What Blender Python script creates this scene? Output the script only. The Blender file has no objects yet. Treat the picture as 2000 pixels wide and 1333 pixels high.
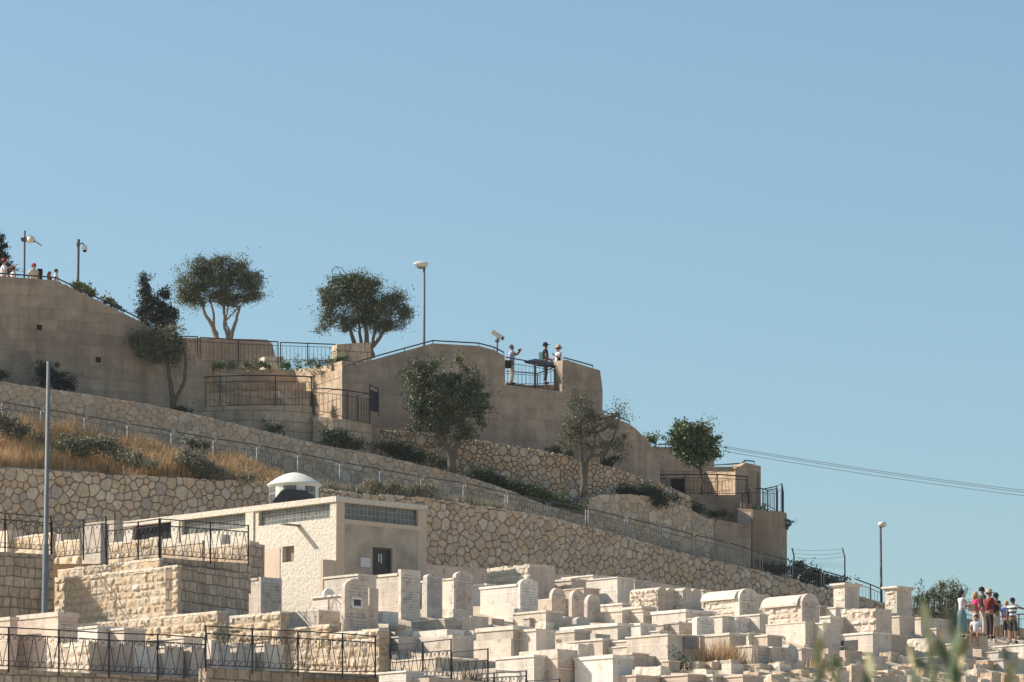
import bpy, math, random
from mathutils import Vector, noise, Matrix
import numpy as np
S = bpy.context.scene
COL = S.collection
R = math.radians
# ------------------------------------------------------------------ camera
F = 9000.0; HOR = 1978.0
PITCH = math.atan((HOR-666.5)/F)
FW = Vector((0, math.cos(PITCH), math.sin(PITCH))); UP = Vector((0, -math.sin(PITCH), math.cos(PITCH)))
cam = bpy.data.cameras.new('camera'); camo = bpy.data.objects.new('camera', cam); COL.objects.link(camo)
cam.sensor_width = 36; cam.lens = 36*F/2000; cam.clip_start = 0.5; cam.clip_end = 6000
camo.location = (0, 0, 0); camo.rotation_euler = (R(90)+PITCH, 0, 0)
cam.dof.use_dof = True; cam.dof.focus_distance = 172; cam.dof.aperture_fstop = 7.5
S.camera = camo
# ------------------------------------------------------------------ sky and sun
SUN_EL, SUN_AZ = R(36), R(9)       # azimuth: degrees behind the picture plane, sun on the left
sv = Vector((-math.cos(SUN_AZ)*math.cos(SUN_EL), math.sin(SUN_AZ)*math.cos(SUN_EL), math.sin(SUN_EL)))
W = bpy.data.worlds.new("World"); S.world = W; W.use_nodes = True
nt = W.node_tree; bg = nt.nodes['Background']
sky = nt.nodes.new('ShaderNodeTexSky'); sky.sky_type = 'NISHITA'; sky.sun_disc = False
sky.sun_elevation = SUN_EL; sky.sun_rotation = math.atan2(sv.x, sv.y) % (2*math.pi)
sky.air_density = 1.0; sky.dust_density = 2.9; sky.ozone_density = 1.2; sky.altitude = 700
tint = nt.nodes.new('ShaderNodeMix'); tint.data_type = 'RGBA'; tint.blend_type = 'MULTIPLY'; tint.inputs[0].default_value = 1
tint.inputs[7].default_value = (.92, 1.08, 1.06, 1); nt.links.new(sky.outputs[0], tint.inputs[6])
nt.links.new(tint.outputs[2], bg.inputs[0]); bg.inputs[1].default_value = 0.102
sun = bpy.data.lights.new('sun', 'SUN'); sun.energy = 5.0; sun.angle = R(0.5); sun.color = (1.0, .905, .80)
so = bpy.data.objects.new('sun', sun); COL.objects.link(so)
so.rotation_euler = (-sv).to_track_quat('-Z', 'Y').to_euler()
S.view_settings.view_transform = 'Standard'; S.view_settings.look = 'None'
S.view_settings.exposure = 0.45; S.view_settings.gamma = 1
S.render.engine = 'CYCLES'
S.cycles.max_bounces = 5; S.cycles.diffuse_bounces = 3; S.cycles.glossy_bounces = 2; S.cycles.transmission_bounces = 4

# haze is built after the structure
# ------------------------------------------------------------------ geometry helpers
def P(px, py, D):
    d = FW + Vector((1, 0, 0))*((px-1000)/F) + UP*((666.5-py)/F)
    return d*(D/d.y)
def pj(p):
    f = p.dot(FW); return 1000+F*p.x/f, 666.5-F*p.dot(UP)/f
def ppm(D): return F/D
def I(tab, x):
    if x <= tab[0][0]: return tab[0][1]
    for a, b in zip(tab, tab[1:]):
        if x <= b[0]:
            t = (x-a[0])/max(1e-6, b[0]-a[0]); return a[1]+(b[1]-a[1])*t
    return tab[-1][1]
SD = Vector((-.69, .724, 0)).normalized()   # the way all long lit sides run (back and left)
FD = Vector((.724, .69, 0)).normalized()    # the way the shaded front faces run (back and right)
SN = Vector((-FD.x, -FD.y, 0)); FN = Vector((-SD.x, -SD.y, 0))
Z = Vector((0, 0, 1))
def solve(C, d, px):
    # distance t so that C + t d shows at column px
    a = (px-1000)/F
    # (C.x+t d.x) = a * ((C+td).FW)
    return (a*C.dot(FW)-C.x)/(d.x-a*d.dot(FW))
def zat(p, py):
    # height over the point p (in plan) that shows at row py
    b = (666.5-py)/F
    # z*cos - y*sin = b*(y*cos + z*sin)
    c, s = math.cos(PITCH), math.sin(PITCH)
    return p.y*(s+b*c)/(c-b*s)
class MB:
    def __init__(s): s.v = []; s.f = []; s.uv = []; s.m = []; s.sm = []
    def face(s, pts, uvs=None, m=0, smooth=False):
        n = len(s.v); s.v += [tuple(p) for p in pts]; s.f.append(tuple(range(n, n+len(pts))))
        s.uv += list(uvs) if uvs else [(0, 0)]*len(pts); s.m.append(m); s.sm.append(smooth)
    def idx(s, verts, faces, uvf=None, m=0, smooth=False):
        n = len(s.v); s.v += [tuple(p) for p in verts]
        for f in faces:
            s.f.append(tuple(n+i for i in f)); s.m.append(m); s.sm.append(smooth)
            s.uv += [uvf(verts[i]) if uvf else (0, 0) for i in f]
    def obox(s, o, a, b, c, m=0, skip=()):
        # o corner; a, b, c edge vectors (right handed); faces get uv in metres
        if a.cross(b).dot(c) < 0: a, b = b, a
        A, B, Cc = a.length, b.length, c.length
        zo = o.z
        fs = [('-c', [o, o+b, o+a+b, o+a], [(0, 0), (0, B), (A, B), (A, 0)]),
              ('+c', [o+c, o+a+c, o+a+b+c, o+b+c], [(0, 0), (A, 0), (A, B), (0, B)]),
              ('-b', [o, o+a, o+a+c, o+c], [(0, zo), (A, zo), (A, zo+Cc), (0, zo+Cc)]),
              ('+b', [o+b, o+b+c, o+a+b+c, o+a+b], [(0, zo), (0, zo+Cc), (A, zo+Cc), (A, zo)]),
              ('-a', [o, o+c, o+b+c, o+b], [(0, zo), (0, zo+Cc), (B, zo+Cc), (B, zo)]),
              ('+a', [o+a, o+a+b, o+a+b+c, o+a+c], [(0, zo), (B, zo), (B, zo+Cc), (0, zo+Cc)])]
        for k, p, u in fs:
            if k not in skip: s.face(p, u, m)
    def prism(s, prof, d, m=0, smooth=False):
        # prof: closed loop of points (planar), extruded by d
        n = len(prof); a0 = 0
        nrm = Vector((0, 0, 0))
        for i in range(n): nrm += prof[i].cross(prof[(i+1) % n])
        if nrm.dot(d) > 0: prof = prof[::-1]
        o = prof[0]
        ex = (prof[1]-prof[0]).normalized()
        s.face(prof, [((p-o).dot(Vector((ex.x, ex.y, 0)).normalized() if abs(ex.z) < .9 else d.cross(Z).normalized()), p.z) for p in prof], m)
        s.face([p+d for p in prof[::-1]], [(0, 0)]*n, m)
        for i in range(n):
            a, b = prof[i], prof[(i+1) % n]; l = (b-a).length
            s.face([b, a, a+d, b+d], [(a0+l, 0), (a0, 0), (a0, d.length), (a0+l, d.length)] if abs((b-a).z) < .5*l else [(0, b.z), (0, a.z), (d.length, a.z), (d.length, b.z)], m, smooth); a0 += l
    def tube(s, pts, r, n=5, m=0, cap=True):
        rs = r if isinstance(r, (list, tuple)) else [r]*len(pts)
        base = len(s.v); K = len(pts)
        pts = [Vector(p) for p in pts]
        prev = None
        for i, p in enumerate(pts):
            t = (pts[min(i+1, K-1)]-pts[max(i-1, 0)])
            t = t.normalized() if t.length > 1e-9 else Z
            if prev is None:
                x = t.cross(Z if abs(t.z) < .9 else Vector((0, 1, 0))).normalized()
            else:
                x = (prev-t*prev.dot(t)).normalized()
            prev = x; y = t.cross(x)
            for k in range(n):
                a = 2*math.pi*(k+.5)/n
                s.v.append(tuple(p+(x*math.cos(a)+y*math.sin(a))*rs[i]))
        for i in range(K-1):
            for k in range(n):
                k2 = (k+1) % n
                s.f.append((base+i*n+k, base+i*n+k2, base+(i+1)*n+k2, base+(i+1)*n+k)); s.m.append(m); s.sm.append(n > 4); s.uv += [(0, 0)]*4
        if cap:
            s.f.append(tuple(base+k for k in range(n))[::-1]); s.m.append(m); s.sm.append(False); s.uv += [(0, 0)]*n
            s.f.append(tuple(base+(K-1)*n+k for k in range(n))); s.m.append(m); s.sm.append(False); s.uv += [(0, 0)]*n
    def lathe(s, c, prof, n=16, m=0, ax=Z, xv=None):
        ax = ax.normalized(); x = xv or ax.cross(Vector((0.3, 1, .1))).normalized(); y = ax.cross(x)
        base = len(s.v)
        for (r, h) in prof:
            for k in range(n):
                a = 2*math.pi*k/n
                s.v.append(tuple(c+ax*h+(x*math.cos(a)+y*math.sin(a))*max(r, 1e-4)))
        for i in range(len(prof)-1):
            for k in range(n):
                k2 = (k+1) % n
                s.f.append((base+i*n+k, base+i*n+k2, base+(i+1)*n+k2, base+(i+1)*n+k)); s.m.append(m); s.sm.append(True)
                s.uv += [(k/n, prof[i][1]), ((k+1)/n, prof[i][1]), ((k+1)/n, prof[i+1][1]), (k/n, prof[i+1][1])]
    def build(s, name, mats, parent=None, **kw):
        me = bpy.data.meshes.new(name); me.from_pydata(s.v, [], s.f)
        uvl = me.uv_layers.new(name='UVMap')
        uvl.data.foreach_set('uv', np.array(s.uv, dtype=np.float32).ravel())
        me.polygons.foreach_set('material_index', s.m); me.polygons.foreach_set('use_smooth', s.sm)
        if not isinstance(mats, (list, tuple)): mats = [mats]
        for mt in mats: me.materials.append(M[mt] if isinstance(mt, str) else mt)
        me.update()
        o = bpy.data.objects.new(name, me); COL.objects.link(o)
        if parent: o.parent = parent; o.matrix_parent_inverse = Matrix.Translation(-parent.location)
        tag(o, **kw); return o
def tag(o, label=None, cat=None, group=None, kind=None):
    if label: o['label'] = label
    if cat: o['category'] = cat
    if group: o['group'] = group
    if kind: o['kind'] = kind
    return o
def empty(name, loc, **kw):
    o = bpy.data.objects.new(name, None); o.location = loc; o.empty_display_size = .2; COL.objects.link(o)
    return tag(o, **kw)
def setorigin(o, loc):
    loc = Vector(loc); n = len(o.data.vertices); a = np.zeros(n*3, dtype=np.float32)
    o.data.vertices.foreach_get('co', a); a = a.reshape(-1, 3)-np.array(loc, dtype=np.float32)
    o.data.vertices.foreach_set('co', a.ravel()); o.data.update(); o.location = loc
# ------------------------------------------------------------------ materials
M = {}
def newmat(name):
    m = bpy.data.materials.new(name); m.use_nodes = True; M[name] = m
    n = m.node_tree; b = n.nodes['Principled BSDF']; return m, n, b
def N(n, t, **kw):
    x = n.nodes.new(t)
    for k, v in kw.items():
        if k.startswith('i_'):
            key = k[2:]; x.inputs[int(key) if key.isdigit() else key.replace('_', ' ')].default_value = v
        else: setattr(x, k, v)
    return x
def ramp(n, fac, stops):
    r = n.nodes.new('ShaderNodeValToRGB'); e = r.color_ramp.elements
    while len(e) < len(stops): e.new(.5)
    for i, (p, c) in enumerate(stops): e[i].position = p; e[i].color = (c[0], c[1], c[2], 1) if isinstance(c, tuple) else (c, c, c, 1)
    n.links.new(fac, r.inputs[0]); return r
def mul(n, a, b, mode='MULTIPLY', f=1.0):
    x = n.nodes.new('ShaderNodeMix'); x.data_type = 'RGBA'; x.blend_type = mode
    if isinstance(f, float): x.inputs[0].default_value = f
    else: n.links.new(f, x.inputs[0])
    for s_, v in ((6, a), (7, b)):
        if isinstance(v, tuple): x.inputs[s_].default_value = (v[0], v[1], v[2], 1)
        else: n.links.new(v, x.inputs[s_])
    return x.outputs[2]
def noise_(n, scale, detail=4, src=None, rough=.55):
    t = N(n, 'ShaderNodeTexNoise'); t.inputs['Scale'].default_value = scale; t.inputs['Detail'].default_value = detail; t.inputs['Roughness'].default_value = rough
    if src is not None: n.links.new(src, t.inputs['Vector'])
    return t
def geo(n): return N(n, 'ShaderNodeNewGeometry')
def bump(n, b, h, dist, strength=1.0):
    x = N(n, 'ShaderNodeBump'); x.inputs['Distance'].default_value = dist; x.inputs['Strength'].default_value = strength
    n.links.new(h, x.inputs['Height']); n.links.new(x.outputs[0], b.inputs['Normal']); return x
def plain(name, col, rough=.8, var=.12, scale=3.0, metal=0, spec=.3, bmp=0.0):
    m, n, b = newmat(name); b.inputs['Roughness'].default_value = rough; b.inputs['Metallic'].default_value = metal
    b.inputs['Specular IOR Level'].default_value = spec
    g = geo(n); t = noise_(n, scale, 5, g.outputs['Position'])
    r = ramp(n, t.outputs[0], [(.3, 1-var), (.7, 1+var)])
    cc = mul(n, (col[0], col[1], col[2]), r.outputs[0])
    if 'slab' in name:
        li = noise_(n, 3.6, 7, g.outputs['Position'], .72); lr = ramp(n, li.outputs[0], [(.53, (1, 1, 1)), (.66, (.58, .56, .54))]); cc = mul(n, cc, lr.outputs[0])
    n.links.new(cc, b.inputs['Base Color'])
    if bmp: bump(n, b, t.outputs[0], bmp)
    return m
def uvnode(n): return N(n, 'ShaderNodeUVMap').outputs[0]
def mapping(n, src, sc):
    x = N(n, 'ShaderNodeMapping'); x.inputs['Scale'].default_value = sc; n.links.new(src, x.inputs['Vector']); return x.outputs[0]
def warp(n, src, amt, scale):
    t = noise_(n, scale, 2, src); c = N(n, 'ShaderNodeVectorMath', operation='SUBTRACT'); n.links.new(t.outputs['Color'], c.inputs[0]); c.inputs[1].default_value = (.5, .5, .5)
    m = N(n, 'ShaderNodeVectorMath', operation='SCALE'); n.links.new(c.outputs[0], m.inputs[0]); m.inputs['Scale'].default_value = amt
    a = N(n, 'ShaderNodeVectorMath', operation='ADD'); n.links.new(src, a.inputs[0]); n.links.new(m.outputs[0], a.inputs[1]); return a.outputs[0]
def rubble(name, sc, cols, mortar, mw, depth=.06, wamt=.12, rnd=.85, mv=.0):
    # polygonal rubble: voronoi cells of stone, joints of mortar
    m, n, b = newmat(name); b.inputs['Roughness'].default_value = .9; b.inputs['Specular IOR Level'].default_value = .2
    u = warp(n, warp(n, uvnode(n), wamt, 1.3), .10, 5.0); u = mapping(n, u, (sc, sc*1.15, 1))
    v1 = N(n, 'ShaderNodeTexVoronoi', voronoi_dimensions='2D', feature='F1'); v1.inputs['Scale'].default_value = 1; v1.inputs['Randomness'].default_value = rnd
    v2 = N(n, 'ShaderNodeTexVoronoi', voronoi_dimensions='2D', feature='DISTANCE_TO_EDGE'); v2.inputs['Scale'].default_value = 1; v2.inputs['Randomness'].default_value = rnd
    for v in (v1, v2): n.links.new(u, v.inputs['Vector'])
    sep = N(n, 'ShaderNodeSeparateColor'); n.links.new(v1.outputs['Color'], sep.inputs[0])
    k = len(cols); stone = ramp(n, sep.outputs[0], [(i/k, c) for i, c in enumerate(cols)]); stone.color_ramp.interpolation = 'CONSTANT'
    val = ramp(n, sep.outputs[1], [(0, .78), (1, 1.16)])
    g = geo(n); ns = noise_(n, 5.0, 6, g.outputs['Position'], .65); nr = ramp(n, ns.outputs[0], [(.3, .66), (.5, 1.0), (.7, 1.14)])
    st = mul(n, mul(n, stone.outputs[0], val.outputs[0]), nr.outputs[0])
    big = noise_(n, .35, 4, g.outputs['Position']); br = ramp(n, big.outputs[0], [(.3, .82), (.7, 1.12)])
    st = mul(n, st, br.outputs[0])
    wj = noise_(n, 3.0, 3, g.outputs['Position'])
    ad = N(n, 'ShaderNodeMath', operation='MULTIPLY_ADD'); n.links.new(wj.outputs[0], ad.inputs[0]); ad.inputs[1].default_value = -.06; n.links.new(v2.outputs['Distance'], ad.inputs[2])
    ed = ramp(n, ad.outputs[0], [(max(0, mw*.25-.03), 0.0), (mw, 1.0)])
    n.links.new(mul(n, mortar, st, 'MIX', ed.outputs[0]), b.inputs['Base Color'])
    rd = ramp(n, v2.outputs['Distance'], [(0, 0.0), (mw*1.6, .75), (.42, 1.0)])
    h = N(n, 'ShaderNodeMath', operation='MULTIPLY_ADD'); n.links.new(ns.outputs[0], h.inputs[0]); h.inputs[1].default_value = .7; n.links.new(rd.outputs[0], h.inputs[2])
    tl = N(n, 'ShaderNodeMath', operation='MULTIPLY_ADD'); n.links.new(sep.outputs[2], tl.inputs[0]); tl.inputs[1].default_value = .35; n.links.new(h.outputs[0], tl.inputs[2])
    bump(n, b, tl.outputs[0], depth); return m
def bricks(name, bw, bh, c1, c2, mortar, ms, depth=.02, nv=.16, wamt=.0, nscale=6.0, rowvar=True, squash=1.0, stain=.85, rgh=.25):
    m, n, b = newmat(name); b.inputs['Roughness'].default_value = .85; b.inputs['Specular IOR Level'].default_value = .25
    u = uvnode(n)
    if wamt: u = warp(n, u, wamt, 2.0)
    t = N(n, 'ShaderNodeTexBrick'); n.links.new(u, t.inputs['Vector']); t.inputs['Scale'].default_value = 1
    t.inputs['Brick Width'].default_value = bw; t.inputs['Row Height'].default_value = bh; t.inputs['Mortar Size'].default_value = ms; t.inputs['Mortar Smooth'].default_value = .3
    t.inputs['Color1'].default_value = (*c1, 1); t.inputs['Color2'].default_value = (*c2, 1); t.inputs['Mortar'].default_value = (*mortar, 1); t.squash = squash; t.squash_frequency = 3; t.offset_frequency = 2
    g = geo(n); ns = noise_(n, nscale, 6, g.outputs['Position'], .62); nr = ramp(n, ns.outputs[0], [(.28, 1-nv), (.72, 1+nv)])
    big = noise_(n, .45, 5, g.outputs['Position']); br = ramp(n, big.outputs[0], [(.32, stain), (.66, 1.08)])
    oi = N(n, 'ShaderNodeObjectInfo'); orr = ramp(n, oi.outputs['Random'], [(0, (.84, .80, .75)), (.5, (1, .98, .96)), (1, (1.06, 1.06, 1.06))])
    c = mul(n, mul(n, mul(n, t.outputs[0], nr.outputs[0]), br.outputs[0]), orr.outputs[0])
    sm_ = noise_(n, 1.0, 5, mapping(n, g.outputs['Position'], (1.6, 1.6, .16)), .6); sr = ramp(n, sm_.outputs[0], [(.36, .80), (.52, 1.0), (.7, 1.05)]); c = mul(n, c, sr.outputs[0])
    if 'tomb' in name:
        li = noise_(n, 3.2, 7, g.outputs['Position'], .7); lr = ramp(n, li.outputs[0], [(.56, (1, 1, 1)), (.66, (.62, .60, .58))]); c = mul(n, c, lr.outputs[0])
    n.links.new(c, b.inputs['Base Color'])
    inv = N(n, 'ShaderNodeMath', operation='MULTIPLY_ADD'); n.links.new(t.outputs['Fac'], inv.inputs[0]); inv.inputs[1].default_value = -1; n.links.new(N_mul(n, ns.outputs[0], rgh), inv.inputs[2])
    bump(n, b, inv.outputs[0], depth); return m
def N_mul(n, s, k):
    x = N(n, 'ShaderNodeMath', operation='MULTIPLY'); n.links.new(s, x.inputs[0]); x.inputs[1].default_value = k; return x.outputs[0]
def stone(name, cols, amp=.03, island=True, nv=.2):
    m, n, b = newmat(name); b.inputs['Roughness'].default_value = .92; b.inputs['Specular IOR Level'].default_value = .2
    g = geo(n); k = len(cols)
    src = g.outputs['Random Per Island'] if island else N(n, 'ShaderNodeObjectInfo').outputs['Random']
    r = ramp(n, src, [(i/(k-1), c) for i, c in enumerate(cols)])
    ns = noise_(n, 7, 7, g.outputs['Position'], .65); nr = ramp(n, ns.outputs[0], [(.28, 1-nv), (.72, 1+nv)])
    n.links.new(mul(n, r.outputs[0], nr.outputs[0]), b.inputs['Base Color']); bump(n, b, ns.outputs[0], amp); return m
def leafmat(name, cols, rough=.6):
    m, n, b = newmat(name); b.inputs['Roughness'].default_value = rough; b.inputs['Specular IOR Level'].default_value = .35
    g = geo(n); k = len(cols); r = ramp(n, g.outputs['Random Per Island'], [(i/(k-1), c) for i, c in enumerate(cols)])
    ns = noise_(n, 1.3, 3, g.outputs['Position']); nr = ramp(n, ns.outputs[0], [(.3, .7), (.7, 1.3)])
    n.links.new(mul(n, r.outputs[0], nr.outputs[0]), b.inputs['Base Color'])
    b.inputs['Transmission Weight'].default_value = 0
    return m
SC = [(.58, .44, .31), (.50, .38, .27), (.62, .49, .36), (.44, .35, .26), (.56, .37, .22), (.64, .53, .40), (.47, .39, .30), (.58, .43, .29)]
rubble('rubble_big', 2.1, SC, (.19, .145, .105), .055, .06, .32, 1.0)
rubble('rubble_paved', 2.0, [(.52, .39, .28), (.47, .34, .23), (.57, .44, .33), (.42, .34, .27), (.50, .34, .21), (.55, .46, .37)], (.26, .20, .145), .03, .035, .34, 1.0)
rubble('rubble_small', 3.4, SC, (.13, .10, .07), .09, .11, .25, 1.0)
bricks('ashlar', 1.05, .46, (.425, .33, .24), (.345, .27, .20), (.30, .235, .175), .008, .005, .16, squash=.8, nscale=2.5, stain=.74)
bricks('ashlar_light', .85, .42, (.54, .43, .31), (.44, .34, .24), (.27, .2, .15), .012, .02, .2, squash=.7, stain=.75, rgh=.6)
bricks('ashlar_hewn', .7, .45, (.62, .50, .36), (.52, .39, .27), (.3, .23, .16), .02, .05, .22, squash=.7, nscale=5, rgh=1.6)
bricks('block_wall', .40, .33, (.52, .42, .31), (.38, .30, .22), (.24, .19, .145), .022, .04, .25, wamt=.16, squash=.7, rgh=.5)
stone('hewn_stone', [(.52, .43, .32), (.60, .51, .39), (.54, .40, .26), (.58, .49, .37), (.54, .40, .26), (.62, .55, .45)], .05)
stone('hewn_shade', [(.44, .34, .24), (.52, .42, .31), (.48, .31, .19), (.42, .35, .27)], .04)  # darker copy of hewn_stone, shade of the front faces put into the colour
stone('rough_lime', [(.64, .56, .45), (.70, .62, .51), (.62, .50, .38), (.68, .60, .49)], .05)
stone('field_stone', [(.60, .48, .35), (.68, .57, .44), (.58, .42, .28), (.58, .50, .40)], .06, island=False)
stone('rubble_stone', [(.40, .32, .24), (.54, .42, .30), (.46, .36, .26), (.60, .49, .37), (.50, .36, .23), (.58, .46, .34), (.38, .32, .26), (.64, .54, .42), (.50, .40, .29), (.57, .40, .26), (.48, .40, .31)], .05, nv=.3)
plain('joint', (.19, .15, .11), .95, .25, 6, bmp=.02)
plain('joint_pale', (.34, .265, .19), .95, .2, 6, bmp=.02)
plain('mortar', (.44, .355, .26), .95, .2, 8, bmp=.02)
for nm, c in (('tomb_white', (.72, .655, .58)), ('tomb_cream', (.64, .56, .47)), ('tomb_pink', (.61, .50, .41)), ('tomb_grey', (.53, .48, .42))):
    c2 = tuple(x*.95 for x in c); bricks(nm, .78, .42, c, c2, tuple(min(1, x*1.13) for x in c), .022, -.006, .10, nscale=9, stain=.84, rgh=.4)
for nm, c in (('slab_white', (.76, .69, .61)), ('slab_cream', (.68, .60, .50)), ('slab_pink', (.61, .505, .42)), ('slab_grey', (.52, .475, .42))):
    plain(nm, c, .8, .14, 5, bmp=.012)
plain('marble_blue', (.52, .56, .53), .45, .08, 3)
plain('dark_engraving', (.10, .08, .07), .9, .1)
plain('pane_niche_dark', (.06, .06, .065), .6, .2); plain('grey_plaque', (.22, .21, .21), .6, .2, 8)
plain('rust_stone', (.40, .24, .13), .9, .3, 3)
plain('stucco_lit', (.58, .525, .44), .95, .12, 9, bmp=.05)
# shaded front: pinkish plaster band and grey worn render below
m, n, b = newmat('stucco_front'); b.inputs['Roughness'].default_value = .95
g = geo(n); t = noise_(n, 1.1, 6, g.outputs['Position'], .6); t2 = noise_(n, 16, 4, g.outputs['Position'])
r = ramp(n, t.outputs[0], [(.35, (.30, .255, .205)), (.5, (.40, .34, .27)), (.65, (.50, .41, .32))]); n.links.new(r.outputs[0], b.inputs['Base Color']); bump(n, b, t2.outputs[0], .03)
plain('plaster_pink', (.54, .43, .33), .9, .08, 6, bmp=.012)
m, n, b = newmat('glass_block'); b.inputs['Roughness'].default_value = .3; b.inputs['Specular IOR Level'].default_value = .45
t = N(n, 'ShaderNodeTexBrick'); n.links.new(uvnode(n), t.inputs['Vector']); t.offset = 0; t.inputs['Scale'].default_value = 1; t.inputs['Brick Width'].default_value = .2; t.inputs['Row Height'].default_value = .2; t.inputs['Mortar Size'].default_value = .012
t.inputs['Color1'].default_value = (.07, .075, .07, 1); t.inputs['Color2'].default_value = (.13, .14, .13, 1); t.inputs['Mortar'].default_value = (.28, .27, .24, 1)
n.links.new(t.outputs[0], b.inputs['Base Color']); ns = noise_(n, 14, 2, geo(n).outputs['Position']); iv = N(n, 'ShaderNodeMath', operation='MULTIPLY_ADD'); n.links.new(t.outputs['Fac'], iv.inputs[0]); iv.inputs[1].default_value = -1.0; n.links.new(ns.outputs[0], iv.inputs[2]); bump(n, b, iv.outputs[0], .02)
plain('white_dome', (.70, .68, .61), .9, .07, 5, bmp=.01)
plain('iron', (.030, .028, .035), .5, .2, 9); plain('iron_grey', (.10, .095, .09), .5, .2, 9)
plain('galv', (.27, .25, .22), .5, .15, 5); plain('galv_pale', (.33, .31, .28), .5, .15, 5); plain('galv_dark', (.14, .14, .145), .5, .15, 5)
plain('pole_grey', (.15, .165, .175), .6, .12, 3); plain('pole_dark', (.10, .09, .11), .55, .15, 3)
plain('lamp_white', (.66, .61, .51), .5, .08); plain('black_plastic', (.012, .013, .014), .55, .3, 4, bmp=.02)
plain('door_dark', (.05, .048, .045), .6, .2); plain('interior_dark', (.02, .018, .016), .9, .1); plain('notice_white', (.55, .56, .54), .5, .05)  # interior_dark puts the unlit depth of openings into a near-black colour
plain('board_brown', (.28, .22, .16), .9, .1); plain('cable', (.22, .24, .26), .6, .1); plain('wire', (.28, .28, .30), .5, .1)
plain('pale_panel', (.62, .70, .66), .5, .06, 2)
plain('soil', (.42, .34, .25), .95, .25, 2.0, bmp=.05); plain('dust', (.58, .47, .34), .95, .22, 1.2, bmp=.06)
plain('hill_soil', (.44, .31, .19), .95, .3, .8, bmp=.08); plain('valley', (.54, .43, .30), .95, .2, .05)
plain('paving', (.40, .35, .29), .9, .12, 2, bmp=.01)
plain('bark', (.13, .105, .08), .9, .3, 12, bmp=.03); plain('bark_pale', (.24, .20, .16), .9, .3, 12, bmp=.03)
leafmat('leaf_olive', [(.052, .070, .030), (.082, .104, .048), (.112, .132, .068), (.165, .18, .112)])
leafmat('leaf_olive_brown', [(.072, .084, .042), (.10, .11, .058), (.13, .134, .076), (.18, .175, .11)])
leafmat('leaf_grey', [(.07, .075, .045), (.12, .12, .08), (.18, .175, .12), (.24, .23, .17)])
leafmat('leaf_cypress', [(.015, .023, .015), (.026, .036, .023), (.042, .052, .034)])
leafmat('leaf_green', [(.055, .09, .03), (.08, .12, .04), (.11, .155, .055), (.15, .19, .08)])
leafmat('leaf_dark', [(.025, .04, .018), (.042, .062, .027), (.068, .088, .04)])
leafmat('leaf_yellow', [(.07, .09, .025), (.14, .15, .045), (.22, .17, .08)])
leafmat('dry_grass', [(.46, .25, .10), (.57, .34, .14), (.62, .45, .24), (.36, .21, .10), (.54, .41, .24), (.46, .29, .13)], .8)
leafmat('dry_weed', [(.22, .19, .13), (.30, .26, .18), (.17, .17, .10), (.38, .32, .22)], .8)
leafmat('cactus_bud', [(.045, .075, .04), (.09, .12, .07), (.20, .20, .10), (.36, .31, .15)], .7)
def flat(name, c, rough=.85): return plain(name, c, rough, .06, 10)
for nm, c in dict(skin=(.42, .24, .17), skin_tan=(.30, .16, .11), hair_dark=(.02, .014, .012), hair_blond=(.42, .30, .14), hair_grey=(.13, .10, .085), shirt_white=(.68, .69, .72), shirt_plaid=(.35, .40, .58), navy=(.02, .025, .05), black_cloth=(.018, .018, .022), teal=(.35, .60, .58), khaki=(.42, .36, .29), jeans=(.16, .24, .30), pink=(.62, .04, .14), maroon=(.16, .015, .02), brown_trousers=(.035, .022, .02), beige=(.48, .43, .37), royal=(.01, .05, .22), straw=(.46, .36, .25), cap_red=(.35, .03, .06), cream_cloth=(.60, .50, .36), shoe=(.03, .028, .03), sock=(.6, .6, .6), bag_tan=(.42, .34, .24), skirt=(.14, .26, .28), shorts_dark=(.05, .055, .04), shorts_brown=(.35, .20, .10), lens=(.01, .01, .01), floral=(.05, .07, .05)).items(): flat(nm, c)
m, n, b = newmat('stripes'); g = N(n, 'ShaderNodeTexCoord'); sp = N(n, 'ShaderNodeSeparateXYZ'); n.links.new(g.outputs['Object'], sp.inputs[0])
w = N(n, 'ShaderNodeMath', operation='MULTIPLY'); n.links.new(sp.outputs[2], w.inputs[0]); w.inputs[1].default_value = 6.6
fr = N(n, 'ShaderNodeMath', operation='FRACT'); n.links.new(w.outputs[0], fr.inputs[0])
r = ramp(n, fr.outputs[0], [(0, (.70, .70, .66)), (.5, (.035, .045, .05))]); r.color_ramp.interpolation = 'CONSTANT'; n.links.new(r.outputs[0], b.inputs['Base Color'])

# ------------------------------------------------------------------ depth tables (metres from the camera) by picture column
DR = [(-400, 174), (0, 178.5), (545, 184), (910, 188), (1150, 191.5), (1400, 197), (1660, 202), (1760, 204), (2300, 212)]   # path railing
DA = [(-400, 170), (0, 174), (240, 176.5), (545, 180), (840, 184), (1030, 187.2), (1205, 191.2), (1400, 196), (1620, 200.3), (1830, 204), (2300, 211)]   # big rubble wall
YA = [(-400, 900), (-60, 912), (0, 915), (290, 932), (545, 945), (700, 965), (840, 975), (1030, 1002), (1205, 1045), (1345, 1085), (1500, 1120), (1620, 1153), (1700, 1172), (1830, 1200), (2300, 1280)]
YRT = [(-400, 730), (0, 785), (83, 799), (170, 813), (338, 843), (420, 857), (505, 870), (585, 886), (667, 903), (745, 917), (825, 932), (910, 944), (990, 963), (1070, 979), (1150, 994), (1225, 1012), (1292, 1028), (1357, 1045), (1424, 1060), (1487, 1080), (1546, 1096), (1608, 1116), (1668, 1132), (1722, 1150), (1800, 1168), (2300, 1215)]
YB = [(-400, 680), (-60, 737), (0, 746), (150, 768), (290, 790), (380, 809), (480, 833), (620, 868), (740, 890), (850, 915), (940, 940), (1000, 960), (1060, 985), (1140, 1007)]
def DB(x): return I(DR, x)+2.3
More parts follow.
